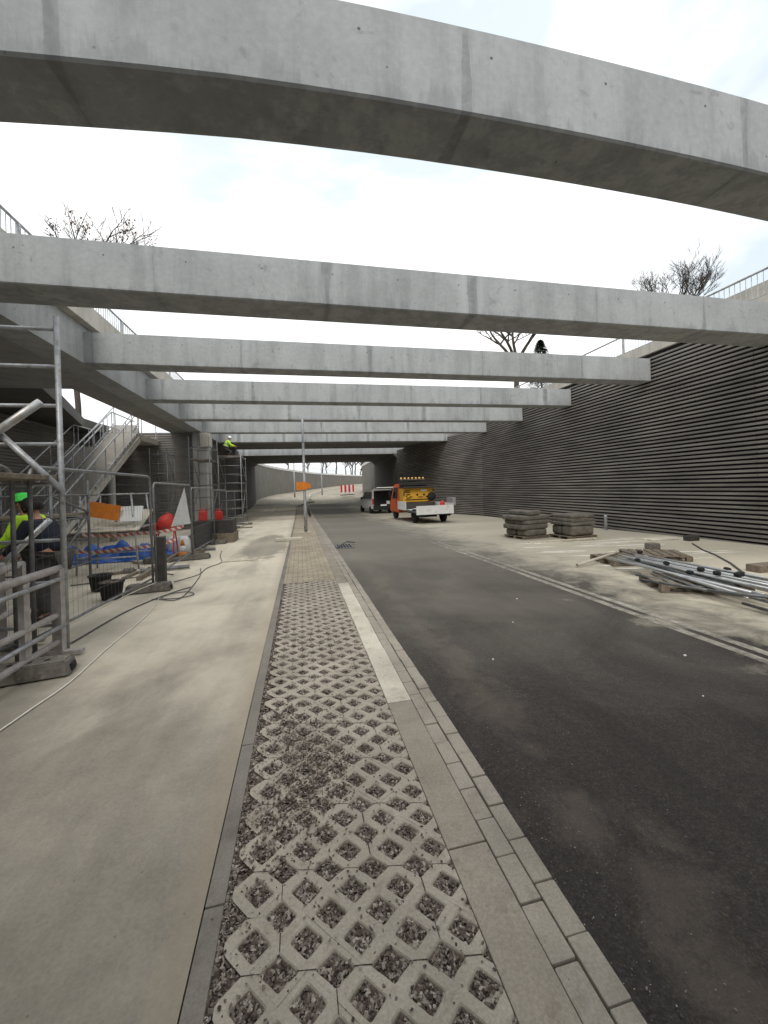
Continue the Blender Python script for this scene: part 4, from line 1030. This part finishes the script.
# heap of tubes
rg = random.Random(17); TG = 'silver tubes heaped on the pallets'
def tb(a, c_, r_, mat, label, name='steel_tube', cat='tube', grp=TG):
    a = Vector(a); c_ = Vector(c_); b = MB()
    d = (c_-a).normalized(); x = d.cross(Vector((0, 0, 1))).normalized(); u = x.cross(d); n = 10; vs = []; fs = []
    for P_, rr in ((a, r_), (c_, r_), (c_, r_*.82), (a, r_*.82)):
        for k in range(n): q = k*2*math.pi/n; vs.append(P_-a+(x*math.cos(q)+u*math.sin(q))*rr)
    for s_ in range(4):
        for k in range(n): k2 = (k+1) % n; s2 = (s_+1) % 4; fs.append((s_*n+k, s_*n+k2, s2*n+k2, s2*n+k))
    b.add(vs, fs); o = b.build(name, mat, None, True, loc=a); return tag(o, label, cat, grp)
for k in range(26):
    L = rg.uniform(1.9, 3.4); lay = k//17; cx = 6.30+((k % 15)-7)*.055+lay*.04; cy = 4.95+rg.uniform(-.45, .45)
    ang = R(rg.uniform(-9, 7)); dx, dy = math.sin(ang)*L/2+.10*L/2, math.cos(ang)*L/2; z = zr(6, 5)+.18+lay*.065+rg.uniform(0, .02)
    tb((cx+dx, cy+dy, z+rg.uniform(-.01, .03)), (cx-dx, cy-dy, z+rg.uniform(-.02, .03)), rg.choice((.018, .022, .024)), M['alu'] if rg.random() < .6 else M['galv_dark'], 'silver scaffold tube in the heap on the roadside pallets')
tb((5.55, 6.95, zr(5.5, 6.9)+.05), (6.9, 7.3, zr(6.9, 7.2)+.2), .03, M['timber_pale'], 'pale pole sticking out left from the heap', 'wooden_pole', 'pole', None)
for k in range(9):
    x = 6.0+rg.uniform(-.35, .75); y = 4.0+rg.uniform(0, 2.7); z = zr(6, 5)+.30+rg.uniform(0, .03)
    b = MB(); b.lathe([(.032, -.04), (.036, 0), (.032, .04)], n=10, m=Matrix.Rotation(R(90), 4, 'X')); o = b.build('coupler', M['rubber'], None, loc=(x, y, z)); o.rotation_euler = (0, 0, rg.uniform(-.4, .4))
    tag(o, 'black coupler clamp lying on the tube heap', 'coupler', 'black couplers on the tube heap')
for k in range(10):
    x = 5.55+rg.uniform(-.1, 1.2); y = 3.4+rg.uniform(0, 1.2); L = rg.uniform(.5, 1.2); a = rg.uniform(-.8, .8)
    tb((x, y, zr(6, 4)+.05+.02*k), (x+math.sin(a)*L, y+math.cos(a)*L, zr(6, 4)+.07+.02*k), .02, M['galv_dark'], 'short dull tube at the near end of the heap', 'short_tube', 'tube', 'short dull tubes at the near end of the heap')
# bits by the wall
tag(MB().rbox((-.3, -.12, 0), (.3, .12, .14), .02).build('timber_block', M['timber'], loc=(8.55, 5.6, zr(8.5, 5.6))), 'brown timber block on the dusty paving near the right picture edge', 'timber block')
tag(MB().rbox((-.14, -.12, 0), (.14, .12, .17), .03).build('concrete_block', M['block'], loc=(9.0, 8.4, zr(9, 8.4))), 'small grey concrete block on the dusty paving behind the tube heap', 'concrete block')
tag(MB().rbox((-.2, -.1, 0), (.2, .1, .16), .03).build('dark_block', M['ply'], loc=(11.5, 9.4, zr(11.5, 9.4))), 'small dark block at the foot of the slatted wall', 'block')
tag(MB().rbox((-.5, -.2, 0), (.5, .2, .05), .02).build('stone_slab', M['kerb_light'], loc=(10.9, 9.9, zr(10.9, 9.9))), 'flat pale slab beside the small dark block', 'slab')
tag(MB().rbox((-1.2, -.04, 0), (1.2, .04, .06), .01).build('pale_lath', M['timber_pale'], loc=(8.0, 10.6, zr(8, 10.6))), 'long pale lath in front of the two grey stacks', 'lath')
# white dusty streaks (spilled mortar) on the footway
rg = random.Random(31); b = MB()
for k in range(30):
    x = rg.uniform(6.4, 11); y = rg.uniform(6.4, 10.6); L = rg.uniform(.3, .9); w = rg.uniform(.03, .08); pts = []
    n = 12
    for q in range(n):
        a = q*2*math.pi/n; rr = rg.uniform(.7, 1.15); pts.append((x+math.cos(a)*L*rr, y+math.sin(a)*w*rr-math.cos(a)*L*.15))
    b.add([(px, py, zr(px, py)+.005) for px, py in pts], [tuple(range(n))])
M['mortar'] = simple('spilled_mortar', (.78, .74, .64), .9, var=.2, scale=6)
o = b.build('spilled_mortar', M['mortar']); tag(o, 'pale streaks of spilled mortar on the dusty footway', kind='stuff')
# litter on road
for k, (x, y, s_) in enumerate(((3.55, 3.0, .03), (3.1, 5.2, .025), (1.75, 3.4, .02), (2.5, 4.3, .016), (3.0, 2.4, .015))):
    o = MB(); o.prism([(0, 0), (s_, s_*.3), (s_*1.2, s_), (s_*.2, s_*.8)], 'z', 0, .006)
    o = o.build('paper_scrap', M['white_sheet'], loc=(x, y, zr(x, y)+.002)); tag(o, 'tiny white scrap on the dark asphalt', 'litter', 'white scraps on the asphalt')
# gully frame beside the kerb
t = T('drain_grate', 'small dark drain grate lying beside the kerb', 'drain grate', (1.28, 11.9, zr(1.3, 11.9)))
MB().rbox((-.27, -.35, 0), (.27, .35, .03), .01).build('frame', M['galv_dark'], t)
for k in range(5): MB().box((-.2+.09*k, -.3, .031), (-.17+.09*k, .3, .05)).build('bar', M['rubber'], t)
MB().tube([(-.25, -.3, .05), (.1, .2, .14), (.4, .5, .05)], .02, 6).build('lifting_bar', M['galv_dark'], t)

# ------------------------------------------------------------------ vehicles
def wheel(t, x, y, r_=.34, w=.22, name='wheel'):
    m = Matrix.Rotation(R(90), 4, 'Y')
    b = MB(); b.lathe([(r_*.6, -w/2), (r_*.92, -w/2), (r_, -w/2+.03), (r_, w/2-.03), (r_*.92, w/2), (r_*.6, w/2)], n=24, m=m); o = b.build(name, M['tyre'], t, True, loc=(x, y, r_))
    b = MB(); b.lathe([(r_*.62, -w/2+.02), (r_*.5, -w/2+.05), (r_*.2, -w/2+.03), (r_*.2, w/2-.03), (r_*.5, w/2-.05), (r_*.62, w/2-.02)], n=18, m=m); b.build('rim', M['rim'], o, True)
    return o
# truck: local x right, y forward, origin rear centre on the ground
tr = T('flatbed_truck', 'orange flatbed works truck with white dropsides and yellow body behind the cab', 'truck', (7.0, 19.45, zr(7, 20)), R(2))
def cabsec(b, w0, w1, prof): b.prism(prof, 'x', w0, w1)
b = MB(); b.box((-.45, .2, .42), (-.33, 5.2, .58)); b.box((.33, .2, .42), (.45, 5.2, .58)); b.box((-.4, .3, .44), (.4, .4, .56)); b.box((-.4, 2.4, .44), (.4, 2.5, .56)); b.box((-.45, .9, .3), (.45, 1.15, .46)); b.build('chassis', M['dark'], tr)
b = MB(); bm = bmesh.new()
bb = MB(); bb.prism([(3.55, .42), (5.55, .42), (5.62, .95), (5.35, 1.18), (4.95, 2.10), (4.75, 2.2), (3.62, 2.22), (3.55, 2.1)], 'x', -.98, .98)
for v in bb.v: bm.verts.new(v)
bm.verts.ensure_lookup_table(); [bm.faces.new([bm.verts[i] for i in f]) for f in bb.f]
for v in bm.verts:
    if v.co.z > 1.3: v.co.x *= .90
bmesh.ops.bevel(bm, geom=bm.edges[:], offset=.045, segments=2, affect='EDGES'); b.frombm(bm); b.build('cab', M['orange'], tr)
for sx in (-1, 1):
    b = MB(); b.prism([(3.95, 1.30), (5.0, 1.30), (4.78, 1.98), (3.95, 1.98)], 'x', sx*.955-.012*sx, sx*.955+.012*sx)
    for i, v in enumerate(b.v):
        b.v[i] = (v[0]-sx*(v[2]-1.30)*.085+.0*sx+sx*.012, v[1], v[2])
    b.build('side_window', M['glass'], tr)
    d = MB(); d.box((sx*.985-.008, 4.0, .50), (sx*.985+.008, 4.9, 1.24)); dd = d.build('cab_door', M['orange'], tr)
    h = MB(); h.box((sx*1.0-.012, 4.05, 1.05), (sx*1.0+.012, 4.2, 1.09)); h.build('handle', M['dark'], dd)
    m_ = MB(); m_.rbox((sx*1.12-.07, 5.05, 1.35), (sx*1.12+.07, 5.12, 1.75), .02); m_.tube([(sx*.92, 5.0, 1.5), (sx*1.1, 5.08, 1.55)], .012, 5); m_.build('mirror', M['dark'], tr)
    a = MB(); a.prism([(.75+.45*math.cos(q), .36+.42*math.sin(q)) for q in [math.pi*k/8 for k in range(9)]][::-1]+[(.75-.38*math.cos(q), .36+.36*math.sin(q)) for q in [math.pi*k/8 for k in range(9)]][::1], 'x', sx*.72, sx*.98); a.build('mudguard', M['rubber'], tr)
    tl = MB(); tl.rbox((sx*.78-.14, .0, .42), (sx*.78+.14, .05, .52), .01); tl.build('tail_light', M['rubber'], tr)
MB().box((-.84, 3.52, 1.35), (.84, 3.55, 2.08)).build('rear_window', M['glass'], tr)
MB().rbox((-.9, 3.42, 2.085), (.9, 3.6, 2.27), .02).build('rear_panel', M['ply'], tr)
MB().prism([(5.36, 1.24), (5.375, 1.25), (5.0, 2.04), (4.985, 2.03)], 'x', -.82, .82).build('windscreen', M['glass'], tr)
for x in (-.83, .83):
    wheel(tr, x, 4.75); wheel(tr, x, .95)
MB().box((-1.05, .05, .60), (1.05, 3.45, .68)).build('bed', M['timber'], tr)
MB().rbox((-1.06, .0, .50), (1.06, .045, .97), .008).build('tailgate', M['white'], tr)
MB().box((-1.06, .05, .60), (-1.04, 1.8, .70)).build('bed_rail', M['galv_dark'], tr)
b = MB(); b.rbox((-1.08, 1.82, .66), (-1.045, 3.45, 1.16), .006); b.build('side_board', M['white'], tr)
b = MB(); b.rbox((1.045, .05, .66), (1.08, 3.45, 1.06), .006); b.build('side_board', M['white'], tr)
b = MB(); b.rbox((1.05, .1, .95), (1.25, .9, 1.35), .01); b.build('folded_side_board', M['galv'], tr)
# yellow equipment body
yb = MB(); yb.rbox((-.98, 2.55, 1.10), (.98, 3.35, 1.92), .02); ybo = yb.build('yellow_body', M['yellow'], tr)
b = MB(); rg = random.Random(8)
for (x, z, w, h) in ((-.72, 1.76, .30, .05), (-.70, 1.66, .36, .04), (-.66, 1.54, .22, .05), (-.78, 1.46, .1, .06), (-.5, 1.40, .16, .05), (-.66, 1.34, .26, .04), (-.1, 1.52, .11, .11), (.32, 1.52, .11, .11), (0, 1.24, 1.7, .05), (.1, 1.38, .3, .04), (.92, 1.75, .08, .12), (-.93, 1.6, .06, .3), (.5, 1.4, .12, .08)):
    b.box((x-w/2, 2.53, z-h/2), (x+w/2, 2.549, z+h/2))
b.build('black_marks', M['dark'], ybo)
MB().box((.12, 2.53, 1.72), (.5, 2.549, 1.82)).build('white_strip', M['white'], ybo)
MB().lathe([(.24, -.06), (.27, 0), (.24, .06)], (.78, 2.46, 1.40), 18, Matrix.Rotation(R(90), 4, 'X')).build('hose_reel', M['rubber'], tr, True)
MB().rbox((-.9, 2.35, .69), (.9, 2.53, 1.08), .02).build('tool_locker', M['ply'], tr)
MB().rbox((-1.0, 2.3, 1.93), (1.0, 3.4, 2.02), .02).build('rack_top', M['ply'], tr)
b = MB(); b.rbox((-.8, 3.6, 2.42), (.8, 3.85, 2.46), .01); b.box((-.7, 3.65, 2.2), (-.66, 3.75, 2.42)); b.box((.66, 3.65, 2.2), (.7, 3.75, 2.42)); lb = b.build('light_bar', M['galv_dark'], tr)
for k in range(7): MB().lathe([(.065, 0), (.07, .08), (.04, .13)], (-.72+.24*k, 3.72, 2.462), 10).build('beacon', M['lamp_amber'], lb, True)
b = MB(); b.lathe([(.05, 0), (.05, .7)], n=10)
t = T('gas_bottle', 'red gas bottle standing at the right rear of the truck bed', 'gas bottle', (7.65, 20.1, zr(7, 20)+.68)); MB().lathe([(.13, 0), (.14, .03), (.14, .38), (.08, .48), (.03, .5)], n=14).build('cylinder', M['red'], t, True); MB().lathe([(.025, .5), (.03, .56)], n=8).build('valve', M['galv'], t)
b = MB(); [b.box((-.9+.32*k, 1.0, .685), (-.65+.32*k, 2.2, .70+.03*(k % 3))) for k in range(5)]
o = b.build('plank_load', M['white_sheet']); o.parent = tr
# van
vn = T('van', 'small silver-white van with open dark tailgate in front of the truck', 'van', (6.66, 31.0, zr(6.8, 32)), R(6))
b = MB(); bm = bmesh.new(); bb = MB()
bb.prism([(.0, .38), (4.15, .34), (4.25, .62), (4.1, .92), (3.25, 1.12), (2.55, 1.78), (2.2, 1.88), (.25, 1.90), (.05, 1.8)], 'x', -.88, .88)
for v in bb.v: bm.verts.new(v)
bm.verts.ensure_lookup_table(); [bm.faces.new([bm.verts[i] for i in f]) for f in bb.f]
for v in bm.verts:
    if v.co.z > 1.2: v.co.x *= .90
bmesh.ops.bevel(bm, geom=bm.edges[:], offset=.05, segments=2, affect='EDGES'); b.frombm(bm); b.build('body', M['white'], vn)
MB().box((-.77, -.02, .50), (.77, .02, 1.78)).build('load_opening', M['dark'], vn)
MB().rbox((-.84, -.08, .32), (.84, .04, .66), .03).build('bumper', M['rubber'], vn)
MB().box((-.25, -.095, .62), (.25, -.082, .74)).build('number_plate', M['white'], vn)
MB().rbox((.25, -.10, .75), (.5, -.03, 1.0), .01).build('white_box', M['white_sheet'], vn)
b = MB(); b.rbox((-.80, -1.05, -.03), (.80, .0, .03), .02, m=Matrix.Translation((0, .02, 1.93)) @ Matrix.Rotation(R(-6), 4, 'X')); tg = b.build('tailgate', M['white'], vn)
b = MB(); b.box((-.62, -.8, -.045), (.62, -.25, -.031), m=Matrix.Translation((0, .02, 1.93)) @ Matrix.Rotation(R(-6), 4, 'X')); b.build('tailgate_window', M['glass'], tg)
for sx in (-1, 1):
    MB().rbox((sx*.82-.07, -.03, .75), (sx*.82+.07, .03, 1.2), .01).build('tail_light', M['tail_red'], vn)
    for (y0, y1, y2, y3) in ((.35, 1.35, 1.35, .4), (1.45, 2.95, 2.5, 1.45)):
        b = MB(); b.prism([(y0, 1.18), (y1, 1.18), (y2, 1.72), (y3, 1.72)], 'x', -.01, .01)
        for i, v in enumerate(b.v): b.v[i] = (v[0]+sx*(.872-(v[2]-1.2)*.135), v[1], v[2])
        b.build('side_window', M['glass'], vn)
    MB().rbox((sx*1.0-.08, 2.75, 1.1), (sx*1.0+.08, 2.85, 1.3), .02).build('mirror', M['dark'], vn)
    wheel(vn, sx*.78, .75, .31, .2); wheel(vn, sx*.78, 3.4, .31, .2)
MB().prism([(3.22, 1.16), (3.235, 1.17), (2.57, 1.78), (2.555, 1.77)], 'x', -.72, .72).build('windscreen', M['glass'], vn)
vn.scale = (1.05, 1.05, 1.06)
# red/white barriers beyond
def plank_barrier(label, x, y):
    t = T('road_barrier', label, 'barrier', (x, y, zg(y)), R(6), 'red and white barriers beyond the tunnel')
    for sx in (-.3, .3): MB().box((sx-.03, -.03, 0), (sx+.03, .03, 1.15)).build('post', M['white'], t)
    for k in range(3):
        p_ = MB(); p_.box((-.38+.26*k, -.045, .35), (-.38+.26*k+.24, -.031, 1.15)); p_.build('board', M['red'] if k != 1 else M['white'], t)
    MB().rbox((-.4, -.25, 0), (.4, .25, .08), .02).build('foot', M['rubber'], t)
    t.scale = (1.1, 1, 1.3)
for k in range(3): plank_barrier(('left of the three', 'middle of the three', 'right of the three')[k]+' red and white barriers beyond the tunnel', 6.15+.62*k, 56+.3*k)

# ------------------------------------------------------------------ trees
def bare_tree(name, label, loc, H, seed, spread=.5, r0=.16, depth=5, crown_from=.35, leaves=0, group='bare trees above the cutting'):
    rg = random.Random(seed); t = T(name, label, 'tree', loc, 0, group)
    trunk = MB(); lim = MB(); lf = MB()
    def grow(b, p, d, L, r_, lev):
        pts = [p]; n = 4; q = p.copy(); dd = d.copy()
        for k in range(n):
            dd = (dd+Vector((rg.uniform(-1, 1), rg.uniform(-1, 1), rg.uniform(-.3, .6)))*.16).normalized(); q = q+dd*L/n; pts.append(q.copy())
        b.tube(pts, max(r_, .009), 6 if lev < 2 else 4, r2=max(r_*.6, .007))
        if lev >= depth: 
            return
        m = 3 if lev < 3 else 4
        for k in range(m):
            f = rg.uniform(.45, 1.0) if k else 1.0; a = pts[min(n, int(f*n))]
            v = Vector((rg.uniform(-1, 1), rg.uniform(-1, 1), rg.uniform(-.1, .7))).normalized()
            nd_ = (dd*(1-spread)+v*spread).normalized() if k else (dd+v*.25).normalized()
            grow(lim, a, nd_, L*rg.uniform(.55, .78), r_*.54, lev+1)
            if leaves and lev >= 2 and rg.random() < leaves:
                c0 = a+nd_*L*.3
                for _ in range(26):
                    c_ = c0+Vector((rg.gauss(0, .18), rg.gauss(0, .18), rg.gauss(0, .25))); u = Vector((rg.uniform(-1, 1), rg.uniform(-1, 1), rg.uniform(-1, 1)))*.07; w = Vector((rg.uniform(-1, 1), rg.uniform(-1, 1), rg.uniform(-1, 1)))*.07
                    lf.add([c_-u, c_+w, c_+u, c_-w], [(0,1,2,3)])
    h0 = H*crown_from
    tp = [Vector((rg.uniform(-.06, .06)*k, rg.uniform(-.06, .06)*k, h0*k/4)) for k in range(5)]
    trunk.tube(tp, r0, 8, r2=r0*.8)
    for k in range(4):
        v = Vector((rg.uniform(-1, 1), rg.uniform(-1, 1), .9 if k else 2.6)).normalized(); grow(lim, tp[-1], v, (H-h0)*.42, r0*.6, 1)
    trunk.build('trunk', M['bark'], t, True); lim.build('crown', M['bark'], t)
    if leaves: lf.build('dry_leaves', M['leaf_brown'], t)
    return t
bare_tree('bare_tree', 'bare twiggy tree behind the second beam at upper left, a few dry leaves', (-13.1, 27, ZT), 15.6, 12, .5, .17, crown_from=.6, leaves=.02)
bare_tree('bare_tree', 'small bare tree above the right end of the second beam', (29.9, 26, ZT), 14.4, 27, .45, .18, crown_from=.62, depth=6)
bare_tree('bare_tree', 'bare tree with dark trunk seen between the second and third beams', (18.6, 30, ZT), 14.5, 35, .6, .26, depth=5, crown_from=.5)
t = T('conifer', 'small dark conifer beside the bare trunk between two beams', 'tree', (23.8, 34, ZT))
MB().tube([(0, 0, 0), (0, 0, 10.6)], .16, 8, r2=.03).build('trunk', M['bark'], t)
b = MB(); rg = random.Random(6)
for k in range(5200):
    h = rg.random()**.8; z = 2+h*8.9; rr = (1-h)**.55*2.1*rg.random()**.5+.03; a = rg.uniform(0, 6.28); c_ = Vector((math.cos(a)*rr, math.sin(a)*rr, z-rr*.3))
    u = Vector((math.cos(a), math.sin(a), -.3))*.16; w = Vector((-math.sin(a), math.cos(a), rg.uniform(-.4, .4)))*.05; b.add([c_-u, c_+w, c_+u, c_-w], [(0,1,2,3)])
b.build('crown', M['needle'], t)
rg = random.Random(44); first = {}
spots = [(22.5, 48), (27, 50), (36, 55), (40, 52), (33, 60), (16, 136), (12, 128), (20, 141), (23, 146), (7, 120), (28, 148), (18, 133), (20, 152), (25, 156), (29, 158), (33, 152), (38, 160), (10, 146), (3, 150), (-4, 140), (44, 66)]
protos = [bare_tree('bare_tree', 'x', (spots[0][0], spots[0][1], ZT), 7.5, 71, .55, .14, depth=4, group='bare trees far behind the beams'), bare_tree('bare_tree', 'x', (spots[1][0], spots[1][1], ZT), 7.0, 72, .6, .13, depth=4, leaves=.25, group='bare trees far behind the beams')]
for k, (x, y) in enumerate(spots):
    lb_ = 'far bare tree on the high ground, showing only between the beams' if y < 100 else 'far bare tree above the curving retaining wall beyond the tunnel'
    if k < 2: protos[k]['label'] = lb_; continue
    c_ = copy_tree(protos[k % 2], lb_, (x, y, ZT), rg.uniform(0, 6)); s_ = rg.uniform(.8, 1.15); c_.scale = (s_, s_, s_)
    if y > 100: c_.scale = (s_*1.9, s_*1.9, s_*2.0); c_['group'] = 'bare trees beyond the tunnel'

# ------------------------------------------------------------------ camera, world, sun
F = 385.; th = math.atan((384-300)/F); roll = R(1.9); H = 1.65
f = Vector((math.sin(th), math.cos(th), 0)); r0 = Vector((math.cos(th), -math.sin(th), 0)); u0 = Vector((0, 0, 1))
r_ = r0*math.cos(roll)-u0*math.sin(roll); u_ = u0*math.cos(roll)+r0*math.sin(roll)
cd = bpy.data.cameras.new('camera'); cam = bpy.data.objects.new('camera', cd); col.objects.link(cam); scene.camera = cam
m = Matrix((r_, u_, -f)).transposed().to_4x4(); m.translation = Vector((0, 0, H)); cam.matrix_world = m
cd.sensor_fit = 'VERTICAL'; cd.sensor_height = 24; cd.lens = F/1024*24; cd.clip_end = 3000; cd.clip_start = .02
# principal point at (384, 487.2) instead of (384, 512)
cd.shift_y = -(512-487.2)/1024

w = bpy.data.worlds.new('World'); scene.world = w; w.use_nodes = True; nt = w.node_tree
bg = nt.nodes['Background']; sky = nt.nodes.new('ShaderNodeTexSky'); sky.sky_type = 'NISHITA'; sky.sun_disc = False
EL, AZ = 50, 192
sky.sun_elevation = R(EL); sky.sun_rotation = R(AZ); sky.dust_density = 3
tc = nt.nodes.new('ShaderNodeTexCoord').outputs['Generated']
cl = noise(nt, tc, 1.6, 5, .55, .4, mapping=(1, 1, 2.2))
cloud = ramp(nt, cl, [(.42, (.60, .67, .71)), (.56, (1, 1, 1))])
sc = nt.nodes.new('ShaderNodeVectorMath'); sc.operation = 'SCALE'; nt.links.new(cloud, sc.inputs[0]); sc.inputs['Scale'].default_value = 12.5
cover = ramp(nt, noise(nt, tc, 1.1, 4, .5, .3), [(.3, .80), (.6, .96)])
nt.links.new(mix(nt, cover, sky.outputs[0], sc.outputs[0]), bg.inputs['Color']); bg.inputs['Strength'].default_value = .10
sd = bpy.data.lights.new('sun', 'SUN'); so = bpy.data.objects.new('sun', sd); col.objects.link(so)
sd.energy = 1.5; sd.angle = R(22); sd.color = (1, .97, .92)
az = R(AZ); sdir = Vector((math.sin(az)*math.cos(R(EL)), math.cos(az)*math.cos(R(EL)), math.sin(R(EL))))
so.rotation_euler = (-sdir).to_track_quat('-Z', 'Y').to_euler()
vs_ = scene.view_settings; vs_.view_transform = 'Standard'; vs_.look = 'None'; vs_.exposure = .28; vs_.gamma = 1
scene.render.film_transparent = False
scene.cycles.max_bounces = 6
